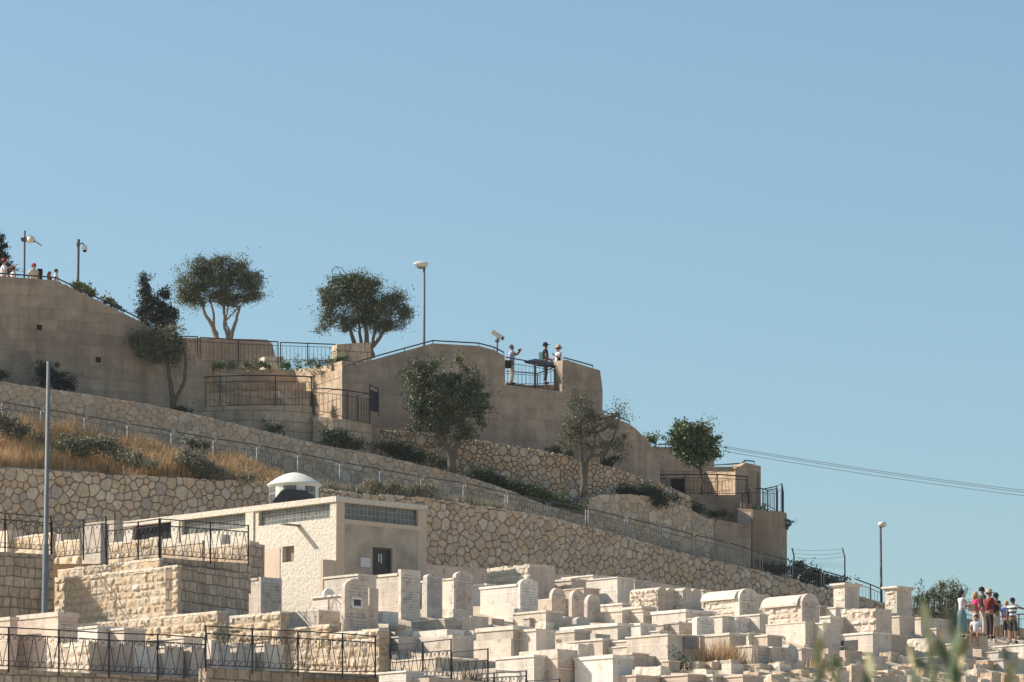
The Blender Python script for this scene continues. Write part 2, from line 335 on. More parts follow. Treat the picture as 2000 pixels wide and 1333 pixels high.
# ------------------------------------------------------------------ ground sheets (structure)
def sheet(name, rows, mat, smooth=True):
    mb = MB(); n = len(rows[0]); V_ = [p for r in rows for p in r]; fs = []
    for i in range(len(rows)-1):
        for j in range(n-1): fs.append((i*n+j, i*n+j+1, (i+1)*n+j+1, (i+1)*n+j))
    mb.idx(V_, fs, lambda p: (p[0], p[1]), smooth=smooth); return mb.build(name, mat, kind='structure')
def zfix(px, D, z): q = P(px, 900, D); return Vector((q.x, q.y, z))
xs = [-3000, -600, -200, 0, 300, 600, 1000, 1400, 1800, 2200, 2700, 5000]
def vz(D): return I([(-3000, -4), (-60, -3), (0, -1.75), (9, -.35), (14, -.1), (60, 2.6), (126, 7.2), (135, 8.2), (200, 8.5), (300, -2), (900, -30), (4000, -30)], D)
rows = []
for D in (-3000, -300, -60, -10, 0, 5, 9, 14, 30, 60, 90, 115, 126, 131, 135, 150, 200, 300, 500, 900, 1800, 4000):
    rows.append([Vector((x, D, vz(D)+ (0 if abs(D) > 100 else .05*math.sin(x*.7+D)))) for x in (-3000, -900, -300, -100, -40, -20, -10, -5, 0, 5, 10, 20, 40, 100, 300, 900, 3000)])
sheet('ground', rows, 'valley')
# cemetery slope
def kx(px): return I([(650, .10), (1000, .164)], px)
def d0(px): return 138+I([(1500, 0), (2000, 19), (2400, 26)], px)
def DG(px, py): return d0(px)+(1333-py)*kx(px)
def zground(px, D):
    py = 1333-(D-d0(px))/kx(px); yt = I([(650, 1190), (1000, 1180), (1600, 1185), (1800, 1225), (2000, 1248)], px)
    if py < yt: Dm = DG(px, yt); return P(px, yt, Dm).z+(D-Dm)*.015
    return P(px, py, D).z
rows = []
for i in range(46):
    D = 131+i*1.4 if i < 32 else 131+31*1.4+(i-31)*3
    row = []
    for px in list(range(640, 2500, 40))+[2800, 3300]:
        q = zfix(px, D, 0); z = zground(px, D)-.05+.06*noise.noise(Vector((q.x*.8, q.y*.8, 0)))
        if D > 205: z -= (D-205)*.35
        row.append(Vector((q.x, q.y, z)))
    rows.append(row)
sheet('cemetery_ground', rows, 'dust')
def flatsheet(name, px0, px1, tab, mat):
    rows = []
    for D, z in tab: rows.append([zfix(px0+(px1-px0)*i/12, D, z+.03*noise.noise(Vector((i*1.3, D, 0)))) for i in range(13)])
    return sheet(name, rows, mat)
flatsheet('lower_terrace_ground', -300, 742, [(131.2, 9.4), (133.5, 9.5), (140, 9.6), (152, 9.6)], 'soil')
flatsheet('middle_terrace_ground', 352, 760, [(144, 11.4), (147, 12.0), (152, 12.8), (163, 13.2), (180, 13.4)], 'dust')
flatsheet('upper_terrace_ground', -400, 500, [(151.0, 14.6), (158, 14.8), (179, 14.9)], 'dust')
# hillside behind the walls, terrace by terrace
cols_ = list(range(-1200, -100, 150))+list(range(-100, 1800, 20))+list(range(1800, 3600, 200))
YU = [(-400, 588), (0, 588), (110, 590), (275, 650), (395, 700), (405, 722), (668, 722), (700, 716), (850, 690), (980, 753), (1165, 768), (1172, 830), (1230, 850), (1283, 920), (1295, 972), (1440, 975), (1500, 1003), (1522, 1120), (1700, 1172), (1830, 1200), (2300, 1280)]
DU = [(-400, 182), (0, 186), (395, 191.5), (410, 200.5), (640, 201), (668, 197.3), (900, 198), (1172, 200), (1290, 205), (1540, 209), (1700, 206), (1830, 209), (2300, 216)]
DC = [(-400, 181), (0, 184), (400, 189), (745, 193), (1000, 194), (1165, 195.5), (1300, 198), (1400, 200.5), (1545, 204.5), (1830, 208), (2300, 215)]
rows = [[] for _ in range(9)]
for px in cols_:
    dA, dR = I(DA, px)+.3, I(DR, px); yA = I(YA, px)
    za = P(px, yA+3, dA).z; zr = P(px, I(YRT, px)+50, dR).z; zr = max(za, zr) if px < 1000 else za
    zb = P(px, I(YB, px)+4, DB(px)+.3).z if px < 1140 else I([(1140, P(1140, 1011, DB(1140)).z), (1175, P(1175, 972, 194.6).z), (1290, P(1290, 982, 197).z), (1375, P(1375, 1020, 199.0).z), (1398, P(1400, 1110, 199.2).z), (1540, zr+.1), (1560, zr)], px)
    dc = I(DC, px)+.3; du = max(I(DU, px), dc+.6); zu = P(px, I(YU, px), du).z; 
    zc = zb+(zu-zb)*(.25 if px < 740 else .4); zc = min(zc, zu)
    zs = [zfix(px, dA, 13.3), zfix(px, dA+.02, za), zfix(px, max(dR+.2, dA+.1), zr), zfix(px, DB(px)+.3, zr), zfix(px, DB(px)+.35, min(zb, zu)), zfix(px, dc, min(zb, zu)+.2), zfix(px, du-.2, min(zb, zu)+.3), zfix(px, du, zu), zfix(px, du+16, zu)]
    for r_, z_ in zip(rows, zs): r_.append(z_)
rows.append([v+Vector((0, 30, -8)) for v in rows[-1]]); rows.append([v+Vector((0, 120, -45)) for v in rows[-2]])
sheet('hillside', rows, 'hill_soil', smooth=False)
# ------------------------------------------------------------------ walls
def densify(pts, step):
    out = [pts[0]]
    for a, b in zip(pts, pts[1:]):
        pa, pb = P(a[0], a[1], a[3]), P(b[0], b[1], b[3]); L = math.hypot(pb.x-pa.x, pb.y-pa.y)
        k = max(1, int(L/step))
        for i in range(1, k+1):
            t = i/k; out.append(tuple(a[j]+(b[j]-a[j])*t for j in range(4)))
    return out
def wall(name, label, pts, mat, thick=.5, jag=0., step=.6, top=None, parent=None, cat='wall', group=None, flatbot=None, part=None):
    rnd = random.Random(len(label)*7+int(pts[0][0])); base = [p[:4] for p in pts]; pts = densify(base, step)
    T = [P(p[0], p[1], p[3]) for p in pts]; B_ = [P(p[0], p[2], p[3]) for p in pts]
    mb = MB(); u = 0; K = len(pts); nn = []
    for i in range(K):
        a = T[max(0, i-1)]; b = T[min(K-1, i+1)]; d = Vector((b.x-a.x, b.y-a.y, 0))
        if d.length < 1e-4: nn.append(nn[-1] if nn else Vector((0, 1, 0))); continue
        d.normalize(); nn.append(Vector((-d.y, d.x, 0)))
    if jag:
        for i in range(K): T[i] = T[i]+Z*rnd.uniform(-jag, jag)
    us = [0]
    for i in range(1, K): us.append(us[-1]+math.hypot(T[i].x-T[i-1].x, T[i].y-T[i-1].y))
    u0 = rnd.uniform(0, 50)
    for i in range(K-1):
        a0, a1, t0, t1 = B_[i], B_[i+1], T[i], T[i+1]; n0, n1 = nn[i]*thick, nn[i+1]*thick; x0, x1 = u0+us[i], u0+us[i+1]
        if x1-x0 < 1e-3: continue
        mb.face([a0, a1, t1, t0], [(x0, a0.z), (x1, a1.z), (x1, t1.z), (x0, t0.z)])
        mb.face([t0, t1, t1+n1, t0+n0], [(x0, t0.z), (x1, t1.z), (x1, t1.z+thick), (x0, t0.z+thick)], 1 if top else 0)
        mb.face([a1+n1, a0+n0, t0+n0, t1+n1], [(x1, a1.z), (x0, a0.z), (x0, t0.z), (x1, t1.z)])
    for i, s_ in ((0, 1), (K-1, -1)):
        q = [B_[i], T[i], T[i]+nn[i]*thick, B_[i]+nn[i]*thick]; uu = [(0, q[0].z), (0, q[1].z), (thick, q[2].z), (thick, q[3].z)]
        mb.face(q if s_ > 0 else q[::-1], uu if s_ > 0 else uu[::-1])
    if jag and part is None:   # real stones breaking the top line
        pass
    return mb.build(name, [mat]+([top] if top else []), parent, label=label, cat=cat, group=group)
def poly_stones(pts, smin, smax, joint, relief, mat, parent, seed=1, rows=None, jag=.06):
    # polygonal stones of mixed size laid over the face of a wall given by the same point list
    rnd = random.Random(seed); fine = densify([p[:4] for p in pts], .5)
    T = [P(p[0], p[1], p[3]) for p in fine]; Bz = [P(p[0], p[2], p[3]).z for p in fine]; us = [0]
    for a, b in zip(T, T[1:]): us.append(us[-1]+math.hypot(b.x-a.x, b.y-a.y))
    L = us[-1]; import bisect
    def at_(u):
        i = max(0, min(len(us)-2, bisect.bisect_right(us, u)-1)); f = (u-us[i])/max(1e-6, us[i+1]-us[i]); a, b = T[i], T[i+1]
        d = Vector((b.x-a.x, b.y-a.y, 0)).normalized(); return a.x+(b.x-a.x)*f, a.y+(b.y-a.y)*f, a.z+(b.z-a.z)*f, Bz[i]+(Bz[i+1]-Bz[i])*f, Vector((d.y, -d.x, 0)), (b.z-a.z)/max(1e-6, us[i+1]-us[i])
    cell = smax; grid = {}; sd = []
    area = sum((T[i].z-Bz[i]) for i in range(len(T)))/len(T)*L; tries = int(area/(smin*smin)*9)
    for _ in range(tries):
        u = rnd.uniform(-.1, L+.1); q = at_(min(max(u, 0), L)); z = rnd.uniform(q[3]-.1, q[2]+.12); w = smin+(smax-smin)*rnd.random()**1.2
        gx, gz = int(u//cell), int(z//cell); ok = True
        for i in (-1, 0, 1):
            for j in (-1, 0, 1):
                for (u2, z2, w2) in grid.get((gx+i, gz+j), ()):
                    if (u-u2)**2+(z-z2)**2 < ((w+w2)*.5)**2: ok = False; break
                if not ok: break
            if not ok: break
        if ok: grid.setdefault((gx, gz), []).append((u, z, w)); sd.append((u, z, w))
    mb = MB()
    for (u, z, w) in sd:
        gx, gz = int(u//cell), int(z//cell); R_ = smax*1.1; poly = [(u-R_, z-R_), (u+R_, z-R_), (u+R_, z+R_), (u-R_, z+R_)]
        cut = []
        for i in (-2, -1, 0, 1, 2):
            for j in (-2, -1, 0, 1, 2):
                for (u2, z2, w2) in grid.get((gx+i, gz+j), ()):
                    if (u2, z2) == (u, z): continue
                    dx, dz = u2-u, z2-z; dd = dx*dx+dz*dz
                    if dd > (2.4*R_)**2: continue
                    k = .5+(w*w-w2*w2)*.15/dd; cut.append((dx, dz, (u+dx*k)*dx+(z+dz*k)*dz-joint*.5*math.sqrt(dd)))
        q = at_(min(max(u, 0), L)); m_ = q[5]; tj = q[2]+rnd.uniform(-.2, 1)*jag; cut.append((-m_, 1.0, tj-m_*min(max(u, 0), L))); cut += [(1, 0, L), (-1, 0, 0)]
        for (nx, nz, c) in cut:
            out = []; K = len(poly)
            for i in range(K):
                a, b = poly[i], poly[(i+1) % K]; da, db = a[0]*nx+a[1]*nz-c, b[0]*nx+b[1]*nz-c
                if da <= 0: out.append(a)
                if da*db < 0: t = da/(da-db); out.append((a[0]+(b[0]-a[0])*t, a[1]+(b[1]-a[1])*t))
            poly = out
            if len(poly) < 3: break
        if len(poly) < 3: continue
        cx = sum(p[0] for p in poly)/len(poly); cz = sum(p[1] for p in poly)/len(poly)
        if max(abs(p[0]-cx)+abs(p[1]-cz) for p in poly) < .07: continue
        rp = []; K = len(poly)     # knock the corners off
        for i in range(K):
            a, b = poly[i], poly[(i+1) % K]; rp += [(a[0]*.88+b[0]*.12, a[1]*.88+b[1]*.12), (a[0]*.13+b[0]*.87, a[1]*.13+b[1]*.87)]
        h = relief*rnd.uniform(.5, 1.4); tx, tz = rnd.uniform(-1, 1)*relief*1.1, rnd.uniform(-1, 1)*relief*1.1; K = len(rp); vs = []
        sc = [(1, -.01), (.95, .6), (.74, .95)]; n_ = q[4]
        for f, e in sc:
            for (a, b) in rp:
                uu, zz = cx+(a-cx)*f, cz+(b-cz)*f; g_ = at_(min(max(uu, 0), L)); o_ = h*e+(tx*(a-cx)+tz*(b-cz))*f*(e > 0)/.5*.6+(relief*.5*noise.noise(Vector((uu*9, zz*9, seed))) if e > 0 else 0); vs.append(Vector((g_[0], g_[1], zz))+g_[4]*max(o_, -.005 if e > 0 else -.01))
        g_ = at_(min(max(cx, 0), L)); vs.append(Vector((g_[0], g_[1], cz))+g_[4]*(h*1.05))
        fs = []
        for ring in (0, 1):
            for i in range(K): j = (i+1) % K; fs.append((ring*K+i, ring*K+j, (ring+1)*K+j, (ring+1)*K+i))
        for i in range(K): fs.append((2*K+i, 2*K+(i+1) % K, 3*K))
        mb.idx(vs, fs, None, 0, smooth=False)
    return mb.build('stone_facing', mat, parent)
def tabwall(name, label, ytab, dfun, x0, x1, ybot, mat, st=40, **kw):
    poly = kw.pop('poly', None); xs_ = sorted(set([x0, x1]+[p[0] for p in ytab if x0 < p[0] < x1])); pts = []
    for x in xs_: pts.append((x, I(ytab, x), ybot(x) if callable(ybot) else ybot, dfun(x)))
    o = wall(name, label, pts, mat, **kw)
    if poly: poly_stones(pts, *poly[:5], o, *poly[5:])
    return o
def copings(o, pts, r=.16):
    pass
tabwall('rubble_wall', 'long rubble retaining wall of polygonal tan stones behind all the tombs and the stucco building', YA, lambda x: I(DA, x), -350, 1830, lambda x: I([(0, 1120), (800, 1150), (1100, 1160), (1300, 1190), (1600, 1215), (2000, 1290)], x), 'joint', jag=.02, step=.4, thick=.6, poly=(.19, .50, .028, .06, 'rubble_stone', 3))
tabwall('rubble_wall', 'flat faced rubble wall behind the path railing, sloping down left to middle under the olive trees', YB, DB, -350, 1142, lambda x: I(YRT, x)+62, 'joint_pale', jag=.01, step=.5, poly=(.20, .52, .020, .03, 'rubble_stone', 4, None, .02))
wall('rubble_wall', 'pale smooth rubble wall right of the sparse olive tree, below the dark hedge', [(1150, 975, 1080, 193.7), (1172, 967, 1080, 194.2), (1230, 966, 1080, 195.4), (1290, 976, 1080, 196.7), (1340, 992, 1090, 197.8), (1392, 1018, 1100, 198.9)], 'joint_pale', jag=.01, step=.5)
poly_stones([(1150, 975, 1080, 193.7), (1172, 967, 1080, 194.2), (1230, 966, 1080, 195.4), (1290, 976, 1080, 196.7), (1340, 992, 1090, 197.8), (1392, 1018, 1100, 198.9)], .2, .6, .022, .03, 'rubble_stone', bpy.data.objects['rubble_wall.002'], 6)
wall('dry_stone_wall', 'dark jointed dry stone wall under the high ashlar bastion, behind the largest olive', [(742, 840, 960, 192.8), (800, 843, 960, 193), (905, 857, 1000, 193.5), (1000, 872, 1010, 194), (1085, 886, 1010, 194.8), (1165, 905, 1010, 195.6), (1240, 928, 1020, 196.8), (1300, 950, 1020, 197.8), (1350, 972, 1030, 198.6)], 'joint', jag=.02, step=.35)
poly_stones([(742, 840, 960, 192.8), (800, 843, 960, 193), (905, 857, 1000, 193.5), (1000, 872, 1010, 194), (1085, 886, 1010, 194.8), (1165, 905, 1010, 195.6), (1240, 928, 1020, 196.8), (1300, 950, 1020, 197.8), (1350, 972, 1030, 198.6)], .11, .42, .03, .06, 'rubble_stone', bpy.data.objects['dry_stone_wall'], 7)
# left ashlar wall with its sloping top
o = wall('ashlar_wall', 'tall ashlar wall at upper left with sloping top and two square drain holes', [(-350, 528, 800, 182), (0, 540, 800, 185.5), (108, 548, 800, 186.6), (190, 587, 800, 187.6), (275, 629, 810, 188.6), (345, 673, 830, 189.8), (405, 712, 830, 190.8)], 'ashlar', thick=.6, step=1)
# drain holes: near-black blocks on the face, hole shade put into their colour
for (hx, hy) in ((77, 640), (192, 703)):
    dw = lambda x: I([(0, 185.5), (108, 186.6), (190, 187.6), (275, 188.6)], x)-.02
    a, b2 = P(hx-5, hy+5, dw(hx-5)), P(hx+5, hy+5, dw(hx+5)); mb = MB(); mb.obox(a, Vector((b2.x-a.x, b2.y-a.y, 0)), Vector((0, .06, 0)), Z*.22); h = mb.build('drain_hole', 'interior_dark', o)
def handrail(label, pts, lift=.14, post=2, parent=None, mat='iron'):
    # thin rail carried on short brackets above a wall top
    Q = [P(*p) for p in pts]; t = empty('handrail', Q[0], label=label, cat='handrail')
    mb = MB(); mb.tube([q+Z*lift for q in Q], .03, 6); mb.build('rail', mat, t)
    for a, b in zip(Q, Q[1:]):
        k = max(1, int((b-a).length/1.7))
        for i in range(k+1):
            if i == k and b is not Q[-1]: continue
            q = a+(b-a)*(i/k); mb = MB(); mb.tube([q-Z*.1, q+Z*lift], .018, 5); mb.build('bracket', mat, t)
    return t
handrail('thin dark handrail along the sloping top of the upper left ashlar wall', [(-60, 536, 185.2), (0, 540, 185.7), (108, 548, 186.8), (190, 587, 187.8), (275, 629, 188.8)], .12)
# curved planter wall of the recess
wall('curved_wall', 'concave ashlar wall with a planted ledge above the curved balcony railing', [(395, 718, 830, 197.5), (430, 720, 830, 199.5), (500, 723, 830, 201), (570, 722, 830, 201), (630, 716, 830, 199.5), (668, 705, 850, 197)], 'ashlar_light', thick=.5, step=.8)
# stone benches in the recess
wall('stone_bench', 'stepped stone seating behind the curved balcony railing', [(392, 770, 830, 195.5), (450, 766, 830, 197.5), (530, 764, 830, 199.2), (605, 764, 830, 198.8)], 'ashlar_light', thick=.8, cat='bench')
wall('stone_bench', 'upper course of stone seating under the concave planter wall', [(400, 750, 800, 197), (450, 749, 800, 198.8), (530, 748, 800, 200.2), (610, 748, 800, 199.8)], 'ashlar_light', thick=.8, cat='bench')
wall('low_wall', 'low ashlar wall with rounded end behind the upper bar railing', [(352, 660, 720, 205), (500, 663, 720, 206), (522, 664, 720, 206.2), (532, 672, 720, 206.3), (536, 690, 720, 206.3), (538, 704, 720, 206.3)], 'ashlar', thick=.5)
wall('stone_block', 'small square stone block beside the rounded end of the low ashlar wall', [(517, 697, 722, 203.4), (553, 697, 722, 203.8)], 'slab_pink', thick=.6, cat='stone')
wall('hewn_wall', 'rough blocky stone wall at the foot of the dark olive left of the lamp post', [(658, 673, 730, 200.5), (690, 671, 730, 200.8), (724, 669, 730, 201.2), (724, 690, 730, 201.2)], 'ashlar_hewn', thick=.6)
# left return of the bastion: lit rough face
wall('hewn_wall', 'sunlit rough ashlar return wall between curved recess and bastion', [(598, 722, 830, 199.8), (620, 724, 850, 198.6), (645, 726, 850, 197.2), (669, 722, 850, 195.9)], 'ashlar_hewn', thick=.4)
o = wall('bastion', 'high ashlar bastion under the three sightseers with a notch for the lookout railing', [(668, 722, 900, 195.5), (725, 704, 900, 195.7), (790, 686, 900, 195.9), (845, 671, 900, 196.1), (935, 676, 920, 196.5), (965, 684, 920, 196.7), (986, 696, 920, 196.8), (987, 752, 920, 196.81), (1040, 758, 930, 197.1), (1098, 765, 930, 197.5), (1099, 704, 930, 197.51), (1105, 703, 930, 197.6), (1172, 724, 930, 198.2)], 'ashlar', thick=.7, step=1)
wall('bastion_return', 'narrow side face of the bastion at its right corner', [(1172, 724, 930, 198.25), (1177, 760, 930, 199.8)], 'ashlar', thick=.4, part=1)
bpy.data.objects['bastion_return'].parent = o
for k in ('label', 'category'): del bpy.data.objects['bastion_return'][k]
wall('ashlar_wall', 'ashlar wall stepping down behind the sparse olive right of the bastion', [(1172, 806, 960, 199.5), (1228, 828, 960, 200.4), (1242, 838, 970, 200.7), (1262, 858, 980, 201), (1280, 880, 990, 201.4), (1288, 905, 990, 201.6), (1290, 950, 990, 201.7)], 'ashlar', thick=.6, step=1)
wall('stone_kerb', 'low stone edge of the lookout floor under the three sightseers', [(988, 747, 790, 198.6), (1010, 749, 790, 198.8), (1030, 753, 790, 199), (1098, 751, 790, 199.2)], 'ashlar_hewn', thick=4.0, cat='kerb')
wall('wall_post', 'lit stone pier at right side of the lookout railing', [(1082, 752, 790, 199), (1084, 716, 790, 199), (1100, 703, 790, 198.3)], 'ashlar_hewn', thick=.3)
handrail('dark handrail climbing the ramped top of the bastion wall', [(672, 720, 195.8), (725, 704, 196), (790, 686, 196.2), (845, 671, 196.4), (935, 676, 196.8), (965, 684, 197), (984, 694, 197.1)], .12)
handrail('short dark handrail on the parapet beside the man in the straw hat', [(1101, 704, 197.9), (1158, 720, 198.4)], .12)
handrail('dark handrail on the stepped wall behind the sparse olive', [(1176, 808, 199.8), (1230, 829, 200.7)], .12)
handrail('short dark handrail left of the round green tree crown', [(1286, 873, 212.2), (1300, 873, 212.4), (1330, 873, 212.8)], .12)
handrail('dark handrail beside the rounded pillar above the lower lookout', [(1392, 913, 209.3), (1446, 910, 208.6)], .1)
handrail('short bent handrail on the rounded pillar top', [(1440, 918, 206.9), (1455, 903, 207), (1473, 905, 207.2)], .08)
# lower lookout at right
wall('ashlar_wall', 'highest ashlar wall behind the round green tree', [(1262, 873, 990, 212), (1395, 874, 990, 213.5)], 'ashlar', thick=.6)
wall('ashlar_wall', 'ashlar wall with a dark square opening behind the lower lookout railing', [(1283, 913, 1000, 208), (1440, 912, 1000, 209)], 'ashlar_light', thick=.6)
wall('hewn_wall', 'sunlit rough hewn ashlar face behind the lower lookout railing', [(1375, 921, 990, 208.6), (1445, 922, 1000, 206.9)], 'ashlar_hewn', thick=.3)
wall('stone_pillar', 'stone pillar with rounded top at right end of the lower lookout', [(1428, 930, 1010, 207.4), (1436, 920, 1010, 206.5), (1446, 911, 1010, 206.5), (1456, 904, 1010, 206.6), (1470, 907, 1010, 206.8), (1486, 911, 1010, 207.2)], 'ashlar', thick=1.2)
mb = MB(); a = P(1311, 962, 207.7); mb.obox(a, P(1338, 962, 207.7)-a, Vector((0, .25, 0)), Z*.62); tag(mb.build('wall_niche', 'interior_dark'), 'dark square opening in the ashlar wall behind the lower lookout railing', 'opening')  # near-black block before the wall, the opening's shade put into its colour
wall('lookout_wall', 'ashlar platform wall under the lower lookout railing', [(1330, 966, 1060, 204.2), (1380, 967, 1060, 204.6), (1443, 967, 1060, 205)], 'ashlar', thick=1.0)
wall('lookout_wall', 'ashlar corner bastion at the right end of the hill, above the path railing', [(1384, 1012, 1120, 200.6), (1440, 1022, 1120, 201.8), (1466, 1028, 1125, 202.3), (1467, 1000, 1125, 203.5)], 'ashlar', thick=.6)
o = wall('lookout_wall', 'rounded ashlar bastion at the far right end of the hill with drooping plant', [(1440, 993, 1120, 204), (1470, 995, 1125, 203.6), (1505, 998, 1140, 203.8), (1522, 1000, 1140, 204.6), (1532, 1001, 1140, 206.5), (1537, 1003, 1140, 209)], 'ashlar', thick=.8)
wall('stair_wall', 'short stepped stone between the two railings of the lower lookout', [(1445, 980, 1010, 204.4), (1466, 985, 1010, 204.2)], 'ashlar', thick=.6)
# balcony below the concave recess
wall('balcony_wall', 'curved ashlar balcony base beneath the long curved railing', [(386, 795, 860, 190.5), (440, 794, 880, 190.1), (500, 793, 890, 190), (560, 793, 900, 190.3), (612, 796, 900, 191)], 'ashlar_light', thick=.8)
wall('balcony_wall', 'rounded ashlar base under the stair railing right of the curved balcony', [(612, 814, 900, 190.6), (650, 817, 900, 190.3), (690, 822, 900, 190.4), (725, 828, 900, 191.2), (742, 836, 900, 192.6), (745, 840, 900, 194)], 'ashlar_light', thick=.8)
# ------------------------------------------------------------------ fences
def bar_fence(label, pts, posts, spacing=.16, mat='iron', name='railing', group=None, mid=.82, low=.07):
    """pts: (px, ytop, ybot, D); posts: indices of pts that carry a post."""
    T = [P(p[0], p[1], p[3]) for p in pts]; B_ = [P(p[0], p[2], p[3]) for p in pts]
    t = empty(name, B_[0], label=label, cat='railing', group=group)
    mb = MB(); mb.tube(T, .028, 5); mb.build('top_rail', mat, t)
    mb = MB(); mb.tube([b+(a-b)*mid for a, b in zip(T, B_)], .016, 4); mb.build('upper_bar', mat, t)
    mb = MB(); mb.tube([b+(a-b)*low for a, b in zip(T, B_)], .018, 4); mb.build('lower_bar', mat, t)
    for i in posts: mb = MB(); mb.tube([B_[i]-Z*.1, T[i]], .034, 4); mb.build('post', mat, t)
    mb = MB()
    for i in range(len(T)-1):
        L = math.hypot(T[i+1].x-T[i].x, T[i+1].y-T[i].y); k = max(1, int(L/spacing))
        for j in range(k):
            f = (j+.5)/k; a = T[i].lerp(T[i+1], f); b = B_[i].lerp(B_[i+1], f); mb.tube([b+(a-b)*low, b+(a-b)*mid], .0105, 4, cap=False)
    mb.build('balusters', mat, t); return t
bar_fence('long curved black railing on the ashlar balcony in the recess', [(389, 738, 800, 190.8), (430, 735, 798, 190.5), (485, 733.5, 795, 190.3), (538, 734, 794, 190.4), (608, 736, 796, 191.1)], (0, 1, 3, 4))
bar_fence('black stair railing right of the curved balcony railing', [(611, 758, 805, 190.8), (645, 760, 810, 190.5), (678, 763, 822, 190.5), (722, 770, 830, 191.2)], (0, 2, 3))
bar_fence('short black railing turning back at the right end of the balcony stairs', [(698, 772, 820, 193.5), (718, 768, 818, 193)], (0,))
bar_fence('narrow end railing panel sticking up beside the bastion wall', [(722, 752, 806, 191.6), (731, 756, 808, 192.8), (739, 760, 808, 194)], (0, 2), .1)
bar_fence('upper black railing left of the twin trunked olive', [(352, 657, 708, 202), (386, 658, 708, 202)], (0, 1))
bar_fence('upper black railing in front of the low rounded ashlar wall', [(391, 659, 709, 202), (466, 664, 709, 202.2), (543, 668, 709, 202.5)], (0, 1, 2))
bar_fence('upper black railing with sky behind it beside the hewn wall', [(548, 669, 706, 202.5), (601, 671, 706, 202.7), (655, 673, 706, 202.9)], (0, 1, 2))
bar_fence('lookout railing in front of the three sightseers', [(988, 698, 755, 197.2), (1044, 708, 760, 197.6), (1092, 716, 766, 198)], (1, 2))
bar_fence('rear lookout railing behind the man in the black cap', [(988, 725, 752, 201.5), (1050, 730, 752, 201.5), (1082, 718, 750, 201.5)], (1,), .2)
bar_fence('black railing on the lower lookout in front of the slim green tree', [(1289, 928, 966, 204.6), (1337, 927, 966, 204.4), (1401, 927, 967, 204.6), (1459, 931, 967, 205.2)], (0, 1, 2, 3))
bar_fence('black railing on the rounded bastion at the far right of the hill', [(1463, 954, 994, 204.4), (1490, 955, 997, 204.2), (1499, 958, 998, 204.4), (1518, 955, 1003, 205.2)], (0, 1, 2, 3))
bar_fence('tall end panel of the railing at the far right tip of the hill', [(1490, 956, 985, 207.5), (1517, 950, 1001, 206), (1527, 945, 1005, 205.8), (1530, 962, 1004, 206.5)], (1, 2, 3), .14)
bar_fence('small railing piece at the stairs of the lower lookout', [(1450, 960, 995, 204), (1461, 964, 996, 203.9)], (0, 1))
# path barrier panels, each its own thing
bx = [2, 83, 168, 252, 338, 420, 505, 585, 667, 745, 825, 908, 990, 1070, 1147, 1223, 1290, 1356, 1423, 1487, 1546, 1607, 1665]
ords = 'first second third fourth fifth sixth seventh eighth ninth tenth eleventh twelfth thirteenth fourteenth fifteenth sixteenth seventeenth eighteenth nineteenth twentieth twenty-first twenty-second'.split()
for i in range(len(bx)-1):
    x0, x1 = bx[i]+2, bx[i+1]-3
    h0, h1 = (50, 50)
    if x0 > 900: h0 = I([(900, 44), (1660, 42)], x0); h1 = I([(900, 44), (1660, 42)], x1)
    D0, D1 = I(DR, x0)+(.35 if x0 > 900 else 0), I(DR, x1)+(.35 if x1 > 900 else 0)
    t0, t1 = P(x0, I(YRT, x0), D0), P(x1, I(YRT, x1), D1); b0, b1 = P(x0, I(YRT, x0)+h0, D0), P(x1, I(YRT, x1)+h1, D1)
    t = empty('barrier_panel', b0, label='galvanised hoop barrier panel, %s from the left along the hillside path' % ords[i], cat='barrier', group='barrier panels along the hillside path')
    e = (t1-t0)*.06
    mb = MB(); mb.tube([b0-Z*.3, t0-Z*.1, t0+e*.35-Z*.02, t0+e, t1-e, t1-e*.35-Z*.02, t1-Z*.1, b1-Z*.3], .026, 6); mb.build('frame', 'iron_grey', t)  # dark colour carries the shade on the rail
    for q0, q1 in ((b0, t0), (b1, t1)): mb = MB(); mb.tube([q0-Z*.3+Vector((0, -.03, 0)), q1-Z*.08+Vector((0, -.03, 0))], .027, 6); mb.build('post', 'galv_pale', t)  # paler colour paints in the light on the posts
    mb = MB()
    for f in (.78, .1): mb.tube([b0+(t0-b0)*f, b1+(t1-b1)*f], .015, 4)
    mb.build('cross_bar', 'galv_dark', t)
    k = int((t1-t0).length/.13); mb = MB()
    for j in range(1, k):
        f = j/k; a = t0.lerp(t1, f); b = b0.lerp(b1, f); mb.tube([b+(a-b)*.1, b+(a-b)*.78], .009, 4, cap=False)
    mb.build('balusters', 'galv' if x0 > 1100 else 'galv_dark', t)
bar_fence('thin dark railing running down behind the pedestal tombs to the dark lamp post', [(1670, 1131, 1175, 202.6), (1700, 1142, 1186, 203), (1722, 1151, 1195, 203.4)], (1, 2), .14)
bar_fence('dark railing behind the group of visitors at far right', [(1880, 1186, 1240, 192), (1900, 1195, 1245, 191), (1960, 1206, 1250, 190), (1990, 1200, 1250, 189), (2040, 1200, 1255, 189)], (0, 2, 3), .16)
bar_fence('dark railing running down through the spiky shrubs', [(1800, 1160, 1215, 198), (1835, 1172, 1222, 196), (1875, 1192, 1238, 193)], (0, 1, 2), .2)
def scroll(mb, o, dx, dz, w, h, flip):
    # S-scroll between two rails
    pts = []
    for i in range(9):
        a = math.pi*1.6*i/8-1.2; s = -1 if flip else 1
        pts.append(o+dx*(w*.5+s*w*.34*math.cos(a))+dz*(h*.5+h*.36*math.sin(a)))
    mb.tube(pts, .0085, 3, cap=False)
